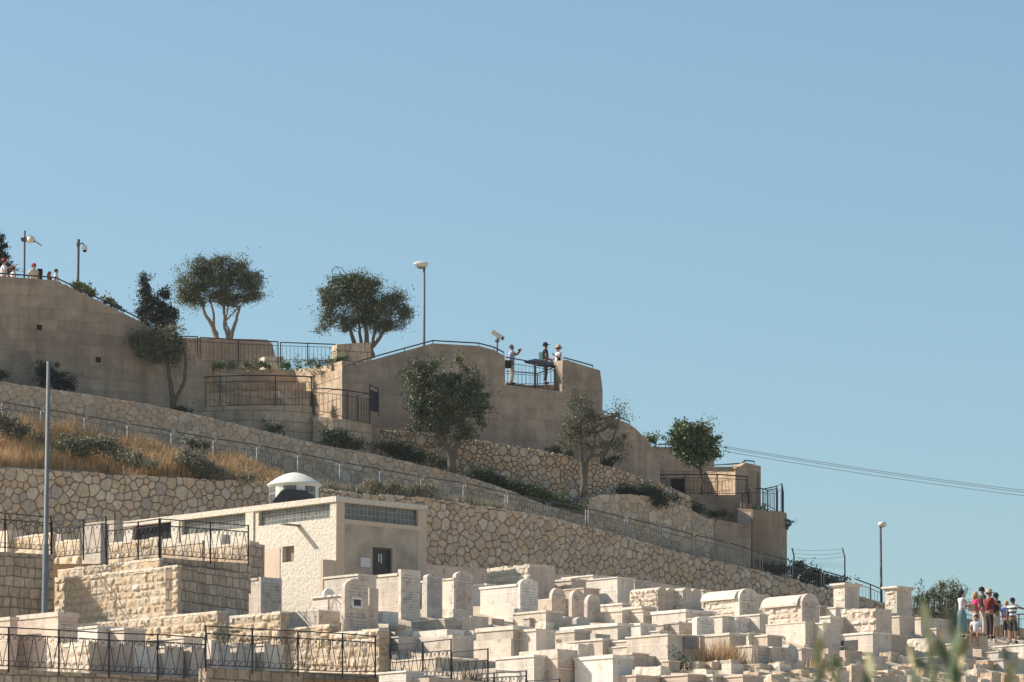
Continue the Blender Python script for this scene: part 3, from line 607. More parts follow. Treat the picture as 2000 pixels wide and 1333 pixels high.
def scroll_fence(label, pts, nb, mat='iron', top=.0, r1=.83, name='wrought_iron_fence'):
    T = [P(p[0], p[1], p[3]) for p in pts]; B_ = [P(p[0], p[2], p[3]) for p in pts]
    t = empty(name, B_[0], label=label, cat='fence')
    mb = MB(); mb.tube(T, .022, 4); mb.build('top_rail', mat, t)
    mb = MB(); mb.tube([b+(a-b)*r1 for a, b in zip(T, B_)], .018, 4); mb.build('upper_bar', mat, t)
    mb = MB(); mb.tube([b+(a-b)*.06 for a, b in zip(T, B_)], .018, 4); mb.build('lower_bar', mat, t)
    for a, b in zip(T, B_): mb = MB(); mb.tube([b-Z*.12, a+Z*.02], .034, 4); mb.build('post', mat, t)
    mb = MB(); sh = .14
    for i in range(len(T)-1):
        a0, a1, b0, b1 = T[i], T[i+1], B_[i], B_[i+1]; L = (a1-a0).length; H = (a0-b0).length; k = max(2, round(L/.2)); d = (a1-a0)/k
        up = lambda f, h: (b0.lerp(b1, f)).lerp(a0.lerp(a1, f), h)
        for j in range(k):
            f0, f1 = j/k, (j+1)/k; fm = (f0+f1)/2
            lo, hi = .06+.13, r1-.13
            # V bars
            if j % 2 == 0: mb.tube([up(f0+.15/k, r1), up(f0+.2/k, hi), up(f1-.15/k, lo), up(f1-.1/k, .06)], .014, 4, cap=False)
            else: mb.tube([up(f1-.1/k, r1), up(f1-.15/k, hi), up(f0+.15/k, lo), up(f0+.1/k, .06)], .014, 4, cap=False)
            # loops at top and bottom
            for c, hh in ((r1-.075, .062), (.06+.075, .062)):
                ring = [up(fm+.42/k*math.cos(q*math.pi/5), c+hh*math.sin(q*math.pi/5)) for q in range(-2, 7)]
                mb.tube(ring, .011, 3, cap=False)
    mb.build('scrollwork', mat, t); return t
scroll_fence('long black wrought iron fence with V bars along the lower left terrace', [(-80, 1221, 1303, 126), (17, 1226, 1306, 126.8), (115, 1231, 1311, 127.6), (213, 1237, 1316, 128.5), (308, 1240, 1321, 129.4), (401, 1246, 1325, 130.3)], 5)
scroll_fence('black wrought iron fence right of the step, before the rough sunlit wall', [(402, 1223, 1304, 128.7), (493, 1229, 1308, 129.8), (582, 1233, 1313, 130.9), (669, 1238, 1317, 132), (733, 1243, 1316, 133)], 4)
scroll_fence('upper left iron fence before the big rubble wall, left of the grey pole', [(-70, 996, 1070, 146.7), (10, 1003, 1074, 147.6), (100, 1011, 1079, 148.8)], 2)
scroll_fence('wrought iron gate section with a pale slab behind, right of the grey pole', [(101, 1019, 1094, 148.8), (163, 1015, 1087, 147.9), (207, 1010, 1082, 147.3)], 2, name='iron_gate')
scroll_fence('wrought iron fence rising towards the corner left of the stucco building', [(208, 1025, 1097, 147.6), (270, 1020, 1091, 146.8), (311, 1014, 1087, 146.2)], 2)
scroll_fence('wrought iron fence ending against the stucco building', [(313, 1014, 1087, 146.2), (411, 1021, 1095, 147.9), (485, 1027, 1099, 149.4)], 2)
scroll_fence('small low wrought iron fence left of centre among the tombs', [(762, 1260, 1325, 139.6), (826, 1255, 1325, 138.4)], 1)
scroll_fence('tall middle panel of small iron fence in front of the grave terrace', [(826, 1255, 1325, 138.4), (881, 1249, 1325, 137.4)], 1, r1=.72)
scroll_fence('lower right panel of the small iron fence in front of the grave terrace', [(882, 1275, 1345, 138), (953, 1268, 1345, 136.6)], 1, r1=.72)
scroll_fence('iron fence at the bottom edge before the big white tomb', [(930, 1318, 1372, 136.4), (965, 1315, 1372, 135.8), (1028, 1311, 1372, 134.6)], 1, r1=.85)
scroll_fence('dark thin iron fence corner at the bottom edge below the written tomb', [(1030, 1331, 1385, 134.6), (1093, 1327, 1385, 133.2)], 1)
# ------------------------------------------------------------------ rough masonry built stone by stone
def masonry(mb, o, a, H, n, ch=.3, sw=.42, bulge=.05, seed=1, m=0, nu=7, nv=6, topfn=None):
    rnd = random.Random(seed); L = a.length; ad = a.normalized(); z0 = 0
    while z0 < H-.08:
        h = ch*rnd.uniform(.8, 1.15)
        if H-(z0+h) < ch*.45: h = H-z0
        x = -rnd.uniform(0, sw*.6) if z0 else 0
        while x < L-.02:
            w = sw*rnd.uniform(.55, 1.5); x0, x1 = max(0, x), min(L, x+w)
            if L-x1 < .12: x1 = L; w = L-x
            x += w
            if x1-x0 < .06: continue
            tz = z0+h
            if topfn: tz = min(tz, topfn((x0+x1)/2)); 
            if tz-z0 < .07: continue
            j = .014; vs = []; so = rnd.uniform(0, 90); bl = bulge*rnd.uniform(.3, 1.5); tu, tv = rnd.uniform(-1, 1), rnd.uniform(-1, 1)
            for jv in range(nv+1):
                for iu in range(nu+1):
                    u, v = iu/nu, jv/nv; e = (1-abs(2*u-1)**7)*(1-abs(2*v-1)**7)
                    ew = .012*noise.noise(Vector((u*3+so, v*3, so)))
                    p = o+ad*(x0+j+(x1-x0-2*j)*u+ew)+Z*(z0+j+(tz-z0-2*j)*v+ew)
                    d = bl*.6*min(1, e*1.5)+((tu*(u-.5)+tv*(v-.5))*bl*.9+.05*noise.noise(Vector((p.x*7+so, p.y*7, p.z*7)))+.03*noise.noise(Vector((p.x*17+so, p.y*17, p.z*17))) if e > 0 else 0)
                    vs.append(p+n*(d if e > 0 else -.012))
            W_ = nu+1; nrm = n; fs = []
            flip = ad.cross(Z).dot(n) < 0
            for jv in range(nv):
                for iu in range(nu):
                    q = (jv*W_+iu, jv*W_+iu+1, (jv+1)*W_+iu+1, (jv+1)*W_+iu); fs.append(q[::-1] if flip else q)
            mb.idx(vs, fs, None, m, smooth=True)
        z0 += h
def lit_wall(name, label, xl, xc, xr, yt, yb, D, ch=.3, sw=.42, bulge=.05, seed=1, mat='hewn_stone', rough_front=True, capmat=None):
    C = P(xc, yb, D); zt = zat(C, yt); H = zt-C.z; L = solve(C, SD, xl); Wd = solve(C, FD, xr) if xr > xc else .3
    mb = MB(); mb.obox(C, SD*L, FD*Wd, Z*(H-.02)); 
    o = mb.build(name, 'mortar', label=label, cat='wall')
    mb = MB(); masonry(mb, C, SD*L, H, SN, ch, sw, bulge, seed); 
    mb.build('stone_facing', mat, o)
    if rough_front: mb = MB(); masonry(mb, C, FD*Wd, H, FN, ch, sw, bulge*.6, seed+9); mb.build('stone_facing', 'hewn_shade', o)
    mb = MB(); rnd = random.Random(seed); x = 0
    while x < L:      # coping stones
        w = min(rnd.uniform(.3, .55), L-x); a = C+SD*x+Z*(H-.03)+SN*.02; mb.obox(a, SD*(w-.015), FD*(min(Wd, .4)+.02), Z*rnd.uniform(.05, .09)); x += w
    mb.build('coping', capmat or 'rough_lime', o); return o
# left terraces
wall('terrace_wall', 'bottom edge retaining wall of squared blocks under the long iron fence', [(-120, 1301, 1400, 126.2), (0, 1307, 1400, 127), (400, 1326, 1400, 130.6), (403, 1326, 1400, 130.7)], 'block_wall', thick=.4, top='rough_lime')
wall('terrace_wall', 'bottom edge retaining wall of big blocks below the fence right of the step', [(403, 1305, 1400, 129), (500, 1310, 1400, 130), (740, 1318, 1400, 133.2)], 'block_wall', thick=.4, top='rough_lime')
wall('terrace_wall', 'shaded retaining wall of small squared blocks behind the foot of the tall grey pole', [(-120, 1072, 1330, 146.0), (0, 1078, 1330, 147.3), (104, 1084, 1330, 148.7)], 'block_wall', thick=.5, top='rough_lime')
C1 = P(345, 1240, 146.0)
lit_wall('hewn_stone_wall', 'large sunlit wall of hewn yellowish stones with a fence shadow below the iron gate', 104, 345, 352, 1106, 1335, 144.8, .27, .38, .05, 3)
lit_wall('hewn_stone_wall', 'upper course of sunlit hewn stones directly under the iron fence corner', 112, 311, 318, 1093, 1150, 145.9, .3, .5, .05, 5)
wall('terrace_wall', 'shaded block wall right of the sunlit hewn wall, under the fence end', [(345, 1108, 1330, 144.9), (394, 1111, 1330, 146.4), (470, 1121, 1330, 148.4), (486, 1122, 1330, 148.9)], 'block_wall', thick=.4)
wall('terrace_wall', 'upper row of shaded blocks directly under the fence ending at the building', [(312, 1089, 1160, 146.2), (400, 1096, 1160, 148), (490, 1101, 1160, 149.8)], 'block_wall', thick=.4, top='rough_lime')
mb = MB(); C = P(486, 1200, 151); mb.obox(C, SD*.9, FD*.55, Z*(zat(C, 1063)-C.z)); tag(mb.build('wall_pier', 'block_wall'), 'dark square stone pier between the fence end and the stucco building', 'pier')
lit_wall('hewn_stone_wall', 'sunlit stub wall behind the fence step, topped by rough lumps', 150, 423, 441, 1196, 1335, 142.5, .28, .42, .07, 11)
lit_wall('hewn_stone_wall', 'sunlit stub wall between the dark gap and the long white low tomb', 447, 547, 563, 1197, 1335, 142.2, .3, .45, .08, 12)
lit_wall('hewn_stone_wall', 'low sunlit stub wall below the long white low tomb', 552, 643, 661, 1222, 1335, 141, .3, .45, .07, 13)
lit_wall('hewn_stone_wall', 'sunlit wall behind the right end of the wrought iron fence below the windowed headstone', 560, 740, 760, 1231, 1335, 139.4, .3, .42, .08, 14)
lit_wall('low_stone_wall', 'low sunlit stone kerb behind the leftmost upper iron fence', 8, 101, 110, 1043, 1110, 154.6, .4, .6, .05, 21)
lit_wall('low_stone_wall', 'low sunlit stone kerb behind the iron gate', 108, 155, 160, 1055, 1110, 153.3, .4, .6, .05, 22)
lit_wall('low_stone_wall', 'low sunlit stone kerb behind the rising iron fence', 207, 311, 316, 1052, 1120, 151.0, .4, .6, .05, 23)
lit_wall('low_stone_wall', 'low sunlit stone kerb behind the middle of the last upper fence section', 313, 395, 400, 1059, 1120, 150.9, .4, .6, .05, 24)
lit_wall('low_stone_wall', 'low sunlit kerb of rounded stones beside the dark square pier', 396, 487, 516, 1061, 1200, 151.6, .45, .5, .07, 25)
wall('kerb_wall', 'long low smooth kerb wall along the foot of the big rubble wall', [(832, 1103, 1230, 172), (960, 1112, 1230, 174), (1090, 1122, 1230, 176), (1260, 1135, 1230, 179.5), (1440, 1163, 1230, 183)], 'tomb_pink', thick=.4, step=1)
# ------------------------------------------------------------------ stucco building with glass block windows
BD = 163.0; BC = P(655, 1230, BD); BC.z = P(655, 970, BD).z-5.4; BH = 5.4
BL = solve(BC, SD, 238); BW = solve(BC, FD, 832)
bld = empty('stucco_building', BC, label='small stucco burial building with glass block window strips, dark door and flat roof', cat='building')
def uz(px, py, d): t = solve(BC, d, px); q = BC+d*t; return t, zat(q, py)-BC.z
def holed(mb, o, d, L, H, holes, nrm, depth, m=0, mr=0):
    us = sorted({0, L, *[h[0] for h in holes], *[h[1] for h in holes]}); zs = sorted({0, H, *[h[2] for h in holes], *[h[3] for h in holes]})
    flip = d.cross(Z).dot(nrm) < 0
    for a, b in zip(us, us[1:]):
        for c, e in zip(zs, zs[1:]):
            um, zm = (a+b)/2, (c+e)/2
            if any(h[0] < um < h[1] and h[2] < zm < h[3] for h in holes): continue
            q = [o+d*a+Z*c, o+d*b+Z*c, o+d*b+Z*e, o+d*a+Z*e]; uv = [(a, c), (b, c), (b, e), (a, e)]
            mb.face(q[::-1] if flip else q, uv[::-1] if flip else uv, m)
    for h in holes:
        c = [o+d*h[0]+Z*h[2], o+d*h[1]+Z*h[2], o+d*h[1]+Z*h[3], o+d*h[0]+Z*h[3]]; k = -nrm*depth
        for i in range(4):
            a, b = c[i], c[(i+1) % 4]; q = [a, a+k, b+k, b]; mb.face(q[::-1] if flip else q, None, mr)
def rect(p0, p1, d): (x0, y0), (x1, y1) = p0, p1; a, z1 = uz(x0, y0, d); b, _ = uz(x1, y0, d); xm = (x0+x1)/2; _, z0_ = uz(xm, y1, d); _, z1 = uz(xm, y0, d); return (min(a, b), max(a, b), z0_, z1)
gl = [rect((503, 991), (643, 1020), SD), rect((352, 1007), (481, 1038), SD)]
op = [rect((256, 1022), (332, 1056), SD)]; sw_ = rect((550, 1067), (573, 1098), SD); st_ = rect((517, 1072), (546, 1160), SD)
mb = MB(); holed(mb, BC, SD, BL, BH, gl+op+[sw_], SN, .28)
back = BC+FD*(BW); q0 = BC+SD*BL
mb.obox(BC+SD*.06+FD*.3, SD*(BL-.1), FD*.05, Z*(BH-.1))       # inner lining
mb.build('side_wall', 'stucco_lit', bld)
mb = MB(); a, b = back, back+SD*BL
for p, q in ((back, back+SD*BL), (back+SD*BL, q0)): mb.face([p, q, q+Z*BH, p+Z*BH], [(0, 0), (5, 0), (5, 5), (0, 5)])
mb.build('rear_wall', 'stucco_lit', bld)
fw = rect((671, 988), (815, 1021), FD); dr = rect((727, 1070), (766, 1132), FD)
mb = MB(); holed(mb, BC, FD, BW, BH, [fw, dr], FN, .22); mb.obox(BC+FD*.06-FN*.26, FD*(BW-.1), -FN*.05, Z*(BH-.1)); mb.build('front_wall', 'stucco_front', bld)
# plaster surround on the front: bands proud of the worn render
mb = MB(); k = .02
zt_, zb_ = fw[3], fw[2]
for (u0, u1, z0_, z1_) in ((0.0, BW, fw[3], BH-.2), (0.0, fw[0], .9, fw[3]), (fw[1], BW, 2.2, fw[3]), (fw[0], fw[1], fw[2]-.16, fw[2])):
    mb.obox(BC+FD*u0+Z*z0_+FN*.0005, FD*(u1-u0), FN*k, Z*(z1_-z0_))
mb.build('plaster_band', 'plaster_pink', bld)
for i, h in enumerate(gl):
    mb = MB(); mb.obox(BC+SD*h[0]+Z*h[2]-SN*.14, SD*(h[1]-h[0]), -SN*.05, Z*(h[3]-h[2])); mb.build('glass_block_window', 'glass_block', bld)
mb = MB(); mb.obox(BC+FD*fw[0]+Z*fw[2]-FN*.10, FD*(fw[1]-fw[0]), -FN*.05, Z*(fw[3]-fw[2])); mb.build('glass_block_window', 'glass_block', bld)
h = op[0]; mb = MB(); mb.obox(BC+SD*h[0]+Z*h[2]-SN*.2, SD*(h[1]-h[0]), -SN*.05, Z*(h[3]-h[2])); w = mb.build('open_window', 'interior_dark', bld)
mb = MB()
for i in range(9): q = BC+SD*(h[0]+(h[1]-h[0])*(i+.5)/9)-SN*.08; mb.tube([q+Z*h[2], q+Z*h[3]], .015, 4)
mb.build('window_bars', 'iron', w)
h = sw_; mb = MB(); mb.obox(BC+SD*h[0]+Z*h[2]-SN*.2, SD*(h[1]-h[0]), -SN*.05, Z*(h[3]-h[2])); mb.build('boarded_window', 'board_brown', bld)
h = st_; mb = MB(); mb.obox(BC+SD*h[0]+Z*h[2]+SN*.002, SD*(h[1]-h[0]), SN*.02, Z*(h[3]-h[2])); mb.build('wall_patch', 'plaster_pink', bld)  # flat patch on the side wall, slightly darker and pinker
mb = MB(); h = dr; mb.obox(BC+FD*h[0]+Z*h[2]-FN*.16, FD*(h[1]-h[0]-.02), -FN*.05, Z*(h[3]-h[2])); d_ = mb.build('door', 'door_dark', bld)
mb = MB(); dc = BC+FD*(h[0]+.42*(h[1]-h[0]))+Z*(h[3]-.5)-FN*.155
for i in range(2): mb.obox(dc+FD*(.12*i)+Z*(-.05*i), FD*.05, FN*.015, Z*(.28+.06*i))
mb.build('door_grille', 'notice_white', d_)
n1 = rect((703, 1090), (722, 1108), FD); mb = MB(); mb.obox(BC+FD*n1[0]+Z*n1[2]+FN*.003, FD*(n1[1]-n1[0]), FN*.02, Z*(n1[3]-n1[2])); mb.build('notice_plate', 'notice_white', bld)
mb = MB(); h = dr; w_ = h[1]-h[0]
mb.obox(BC+FD*(h[0]+.002)+Z*h[2]-FN*.13, FD*.05, FN*.06, Z*(h[3]-h[2]-.004)); mb.obox(BC+FD*(h[1]-.052)+Z*h[2]-FN*.13, FD*.05, FN*.06, Z*(h[3]-h[2]-.004)); mb.obox(BC+FD*(h[0]+.054)+Z*(h[3]-.06)-FN*.13, FD*(w_-.108), FN*.058, Z*.05); mb.build('door_frame', 'iron_grey', bld)
# parapet and flat roof
mb = MB()
mb.obox(BC+Z*(BH-.19)+SN*.07-SD*.07, SD*(BL+.1), -SN*.38, Z*.2)
mb.obox(BC+Z*(BH-.17)+FN*.05+FD*.33, FD*(BW-.3), -FN*.3, Z*.17); mb.obox(back+Z*(BH-.17)-FD*.3, SD*BL, FD*.3, Z*.17); mb.build('parapet', 'stucco_lit', bld)
mb = MB(); mb.obox(BC+Z*(BH-.35)+FD*.32+SD*.3, FD*(BW-.64), SD*(BL-.4), Z*.06); mb.build('roof', 'stucco_lit', bld)
for u in (uz(487, 1000, SD)[0], uz(341, 1000, SD)[0]): mb = MB(); mb.obox(BC+SD*(u-.22)+Z*(BH-1.25)+SN*.003, SD*.44, SN*.05, Z*1.06); mb.build('pier', 'stucco_lit', bld)
# drain spout, wing wall
u, z_ = uz(586, 1028, SD); mb = MB(); a = BC+SD*u+Z*z_; mb.obox(a, SD*.22, SN*.75, Z*.05); mb.build('drain_spout', 'galv_dark', bld)
ww = solve(BC, -FD, 630); mb = MB(); mb.obox(BC-FD*ww-FN*.0, FD*(ww-.002), SD*.14, Z*(uz(640, 1095, FD)[1] if False else zat(BC, 1095)-BC.z)); mb.build('wing_wall', 'plaster_pink', bld)
# dome
dcn = P(575, 975, 170.0); rr = 52/ppm(170); zr_ = P(575, 949, 170).z; z0_ = BC.z+BH-.3
dm = empty('roof_dome', (dcn.x, dcn.y, z0_), label='white shallow dome on a round drum with glass block panes, on the flat roof', cat='dome')
mb = MB(); mb.lathe(Vector((dcn.x, dcn.y, 0)), [(rr*.955, z0_), (rr*.955, zr_)], 32); mb.build('drum', 'white_dome', dm)
mb = MB(); prof = [(rr*.9, zr_-.02), (rr*1.02, zr_-.02), (rr*1.03, zr_+.03)]+[(rr*1.02*math.cos(a), zr_+.04+.47*math.sin(a)**1.0) for a in [i*math.pi/20 for i in range(1, 11)]]
prof = [(rr*.9, zr_-.02), (rr*1.03, zr_-.02), (rr*1.035, zr_+.02)]+[(rr*1.03*(1-t**1.0), zr_+.03+.46*(1-(1-t)**1.75)) for t in [i/12 for i in range(0, 13)]]
mb.lathe(Vector((dcn.x, dcn.y, 0)), prof, 32); mb.build('dome_shell', 'white_dome', dm)
for a0 in (-62, -8, 42, 92, 142):
    mb = MB(); 
    for i in range(5):
        a = R(-90+a0-15+6*i); b = R(-90+a0-15+6*(i+1)); r_ = rr*.965
        p, q = Vector((dcn.x+r_*math.cos(a), dcn.y+r_*math.sin(a), z0_)), Vector((dcn.x+r_*math.cos(b), dcn.y+r_*math.sin(b), z0_)); h0, h1 = .12, zr_-z0_-.09
        mb.face([p+Z*h0, q+Z*h0, q+Z*h1, p+Z*h1], [(i*.105, 0), ((i+1)*.105, 0), ((i+1)*.105, .5), (i*.105, .5)])
    mb.build('glass_pane', 'glass_block', dm)
tp = [P(531, 981, 168.2), P(550, 958, 168.6), P(560, 956, 168.7), P(592, 958, 168.9), P(612, 974, 168.5), P(612, 985, 168.2), P(570, 990, 167.8)]
mb = MB(); mb.prism(tp, Vector((.1, .35, .02))); tag(mb.build('black_tarp', 'black_plastic'), 'black folded sheet leaning against the drum of the white dome', 'tarp')
# ------------------------------------------------------------------ Hebrew lettering
WORDS = ['פנ', 'איש תם וישר', 'ירא אלוקים', 'עוסק בצדקה', 'בן רבי', 'נפטר בשם טוב', 'זכרונו לברכה', 'אהוב על הבריות', 'אב ובעל יקר', 'גמל חסד כל ימיו', 'תנצבה', 'שנת תשמ', 'למד תורה ולימד', 'הלך לעולמו', 'אשת חיל', 'צנועה וחסידה', 'ביום שבת קודש', 'מורנו הרב']
LINES = []
def lines_init():
    rnd = random.Random(5); tmp = []
    for k in range(16):
        s_ = ' '.join(rnd.choice(WORDS[1:]) for _ in range(3 if k > 3 else 2))
        if k == 0: s_ = 'פ"נ'
        if k == 1: s_ = '.ת.נ.צ.ב.ה'[::-1]
        cu = bpy.data.curves.new('letters', 'FONT'); cu.body = s_[::-1]; cu.size = 1; cu.resolution_u = 1; o = bpy.data.objects.new('letters', cu); COL.objects.link(o); tmp.append(o)
    bpy.context.view_layer.update(); dg = bpy.context.evaluated_depsgraph_get()
    for o in tmp:
        me = bpy.data.meshes.new_from_object(o.evaluated_get(dg)); v = [tuple(x.co) for x in me.vertices]; f = [tuple(p.vertices) for p in me.polygons]
        w = max([x[0] for x in v] or [1]); LINES.append((v, f, w)); bpy.data.meshes.remove(me)
    for o in tmp: c_ = o.data; bpy.data.objects.remove(o); bpy.data.curves.remove(c_)
lines_init()
def inscription(parent, o, w, h, size, seed, nrm=None, ex=None, mat='dark_engraving', bold=2):
    """o: top left corner of the written field on the front face"""
    rnd = random.Random(seed); nrm = nrm or FN; ex = ex or FD; mb = MB(); y = 0; i = 0
    while y+size < h:
        k = 0 if i == 0 else (1 if y+size*2.6 > h else rnd.randrange(2, 16)); s_ = size*(1.5 if i == bold else 1)
        v, f, lw = LINES[k]; tw = w*(.18 if k == 0 else .35 if k == 1 else rnd.uniform(.72, .97)); sx = min(tw/lw, s_*1.6); off = (w-lw*sx)/2
        mb.idx([o+ex*(off+p[0]*sx)-Z*(y+s_*.8)+Z*p[1]*s_+nrm*.004 for p in v], f); y += s_*1.55; i += 1
    if mb.f: mb.build('inscription', mat, parent)
# ------------------------------------------------------------------ tombs
tcount = [0]
def arch_prof(o, ex, w, h, rise, n=10):
    pts = [o, o+ex*w, o+ex*w+Z*(h-rise)]
    for i in range(1, n):
        a = math.pi*i/n; pts.append(o+ex*(w/2+w/2*math.cos(a))+Z*(h-rise+rise*math.sin(a)))
    pts.append(o+Z*(h-rise)); return pts
def rough_slab(mb, o, a, b, c, amp=.03, seg=.16, m=0, seed=0):
    # box with chipped faces, one closed grid
    na, nb, nc = [max(1, min(14, int(x.length/seg))) for x in (a, b, c)]
    idm = {}; vs = []; fs = []
    def vid(i, j, k):
        key = (i, j, k)
        if key not in idm:
            p = o+a*(i/na)+b*(j/nb)+c*(k/nc); q = Vector((p.x*4.3+seed, p.y*4.3, p.z*4.3)); idm[key] = len(vs); vs.append(p+noise.noise_vector(q)*amp+noise.noise_vector(q*2.7)*amp*.5)
        return idm[key]
    sgn = a.cross(b).dot(c) > 0
    def quad(A_, B_, C_, D_): fs.append((A_, B_, C_, D_) if sgn else (D_, C_, B_, A_))
    for i in range(na):
        for j in range(nb): quad(vid(i, j+1, 0), vid(i+1, j+1, 0), vid(i+1, j, 0), vid(i, j, 0)); quad(vid(i, j, nc), vid(i+1, j, nc), vid(i+1, j+1, nc), vid(i, j+1, nc))
        for k in range(nc): quad(vid(i, 0, k), vid(i+1, 0, k), vid(i+1, 0, k+1), vid(i, 0, k+1)); quad(vid(i, nb, k+1), vid(i+1, nb, k+1), vid(i+1, nb, k), vid(i, nb, k))
    for j in range(nb):
        for k in range(nc): quad(vid(0, j, k+1), vid(0, j+1, k+1), vid(0, j+1, k), vid(0, j, k)); quad(vid(na, j, k), vid(na, j+1, k), vid(na, j+1, k+1), vid(na, j, k+1))
    mb.idx(vs, fs, None, m)
def tomb(kind, xl, xc, xr, yt, yb, mat, label, D=None, cap=.1, text=0, lmin=None, rise=None, yh=None, xh=None, ov=.035, base=0, seed=None, group='stone tombs on the cemetery slope', bodytop=None, plinth=None, rt=.2):
    tcount[0] += 1; sd = seed or tcount[0]*13; rnd = random.Random(sd)
    D = D or DG(xc, yb); C = P(xc, yb, D); H = zat(C, yt)-C.z; dn = .7
    L = max(solve(C, SD, xl), .08); Wd = max(solve(C, FD, xr), .12)
    if lmin is None: lmin = 1.6 if kind in ('box', 'rough') else 0
    L = max(L, lmin); sm = 'slab_'+mat; tm = 'tomb_'+mat
    name = {'head': 'headstone', 'rough': 'rough_stone_tomb', 'barrel': 'vaulted_tomb', 'pedestal': 'pedestal_tomb'}.get(kind, 'tomb')
    t = empty(name, C, label=label, cat='headstone' if kind == 'head' else 'tomb', group=group)
    Bo = C-Z*dn; A = lambda e=0., z=0.: C-SD*e-FD*e+Z*z+Vector((0, 0, 0))
    corner = lambda e, z: C-FD*e-SD*e+Z*z   # grows the footprint by e on each side
    if kind == 'box':
        ch = min(cap, H*.5) if cap else 0
        mb = MB(); mb.obox(Bo, SD*L, FD*Wd, Z*(dn+H-ch)); bo = mb.build('body', tm, t)
        if ch:
            mb = MB(); mb.obox(corner(ov, H-ch), SD*(L+2*ov), FD*(Wd+2*ov), Z*ch); mb.build('cover_slab', sm, t)
        if base: mb = MB(); mb.obox(corner(.09, -dn), SD*(L+.18), FD*(Wd+.18), Z*(dn+base)); mb.build('plinth', sm, t)
        if text: inscription(t, C+FD*.04+Z*(H-ch-.05), Wd-.08, (H-ch-.08)*min(1, text), .05, sd)
    elif kind == 'head':
        rs = (Wd/2 if rise is None else rise); th = max(L, .1)
        mb = MB(); mb.prism([p for p in arch_prof(Bo, FD, Wd, H+dn, rs)] if rs > 0 else [Bo, Bo+FD*Wd, Bo+FD*Wd+Z*(H+dn), Bo+Z*(H+dn)], SD*th); mb.build('slab', sm, t)
        if text: inscription(t, C+FD*.04+Z*(H-max(.08, rs*.5)), Wd-.08, (H-.15-rs*.5)*text, .052 if H > 1 else .045, sd)
    elif kind == 'boxhead':
        hb = zat(C, bodytop)-C.z
        mb = MB(); mb.obox(Bo+SD*.15, SD*(L-.15), FD*Wd, Z*(dn+hb-.08)); mb.build('body', tm, t)
        mb = MB(); mb.obox(Bo+SD*.152-FD*ov+Z*(dn+hb-.08), SD*(L-.15+ov), FD*(Wd+2*ov), Z*.08); mb.build('cover_slab', sm, t)
        rs = Wd/2 if rise is None else rise
        pr = arch_prof(Bo, FD, Wd, H+dn, rs) if rs > 0 else [Bo, Bo+FD*Wd, Bo+FD*Wd+Z*(H+dn), Bo+Z*(H+dn)]
        mb = MB(); mb.prism(pr, SD*.148); mb.build('headstone', sm, t)
        if text: inscription(t, C+FD*.04+Z*(H-max(.08, rs*.6)), Wd-.08, (H-.1-rs*.6)*text, .055, sd)
    elif kind == 'barrel':
        hw = zat(C, yh)-C.z; rs = H-hw
        mb = MB(); mb.obox(Bo+SD*.1, SD*(L-.1), FD*Wd, Z*(dn+hw)); mb.build('body', tm, t)
        mb = MB(); masonry(mb, C+SD*.14, SD*(L-.28), hw, SN, .2, .5, .035, sd); mb.build('rough_panel', 'rough_lime', t)
        pr = [C-FD*.09+Z*hw, C+FD*(Wd+.09)+Z*hw, C+FD*(Wd+.09)+Z*(hw+.05)]+[C+FD*(Wd/2+(Wd/2+.07)*math.cos(math.pi*i/12))+Z*(hw+.05+(rs-.05)*math.sin(math.pi*i/12)) for i in range(1, 12)]+[C-FD*.09+Z*(hw+.05)]
        mb = MB(); mb.prism([p+SD*.1 for p in pr], SD*(L+.05), smooth=False); mb.build('vaulted_roof', sm, t)
        mb = MB(); mb.prism(arch_prof(Bo-SD*.06, FD, Wd, dn+H+.02, rs), SD*.158); mb.build('headstone', sm, t)
        if text: inscription(t, C-SD*.06+FD*.1+Z*(H-rs*.6), Wd-.2, (H-rs*.6)*text, .05, sd)
        if plinth:
            yp, ybp = plinth; h0 = zat(C, ybp)-C.z
            mb = MB(); mb.obox(corner(.14, h0-dn), SD*(L+.28), FD*(Wd+.28), Z*(dn-h0-.002)); mb.build('plinth', tm, t)
    elif kind == 'rough':
        mb = MB(); mb.obox(Bo, SD*L, FD*Wd, Z*(dn+H-.06)); mb.build('body', tm, t)
        mb = MB(); masonry(mb, C, SD*L, H-.05, SN, rt, .38, .06, sd, nu=6, nv=5); mb.build('rough_facing', 'rough_lime', t)
        mb = MB(); x = 0
        while x < L:      # rounded coping lumps
            w = min(rnd.uniform(.2, .32), L-x); q = C+SD*x+Z*(H-.1); rough_slab(mb, q+SN*.03, SD*(w-.01), FD*(Wd+.03), Z*rnd.uniform(.09, .15), .025, .11, seed=sd+x*9); x += w
        mb.build('coping_stones', 'rough_lime', t)
        if text: inscription(t, C+FD*.05+Z*(H-.15), Wd-.1, (H-.2)*text, .05, sd)
    elif kind == 'scallop':
        mb = MB(); o = Bo; n_ = 16; pr = [o, o+FD*Wd]+[o+FD*(Wd*(1-i/n_))+Z*(dn+H-.13+.13*abs(math.sin(math.pi*2*i/n_))**.7) for i in range(n_+1)]
        mb.prism(pr, SD*L); mb.build('body', tm, t)
        mb = MB(); masonry(mb, C, SD*L, H-.08, SN, .16, .2, .06, sd, nu=6, nv=5); mb.build('rough_facing', 'rough_lime', t)
        if text: inscription(t, C+FD*.05+Z*(H-.2), Wd-.1, (H-.3)*text, .045, sd)
    elif kind == 'pedestal':
        mb = MB(); mb.obox(Bo, SD*L, FD*Wd, Z*(dn+H-.1)); mb.build('shaft', tm, t)
        mb = MB(); masonry(mb, C+SD*.03, SD*(L-.06), H-.12, SN, .24, .6, .03, sd); mb.build('rough_panel', 'rough_lime', t)
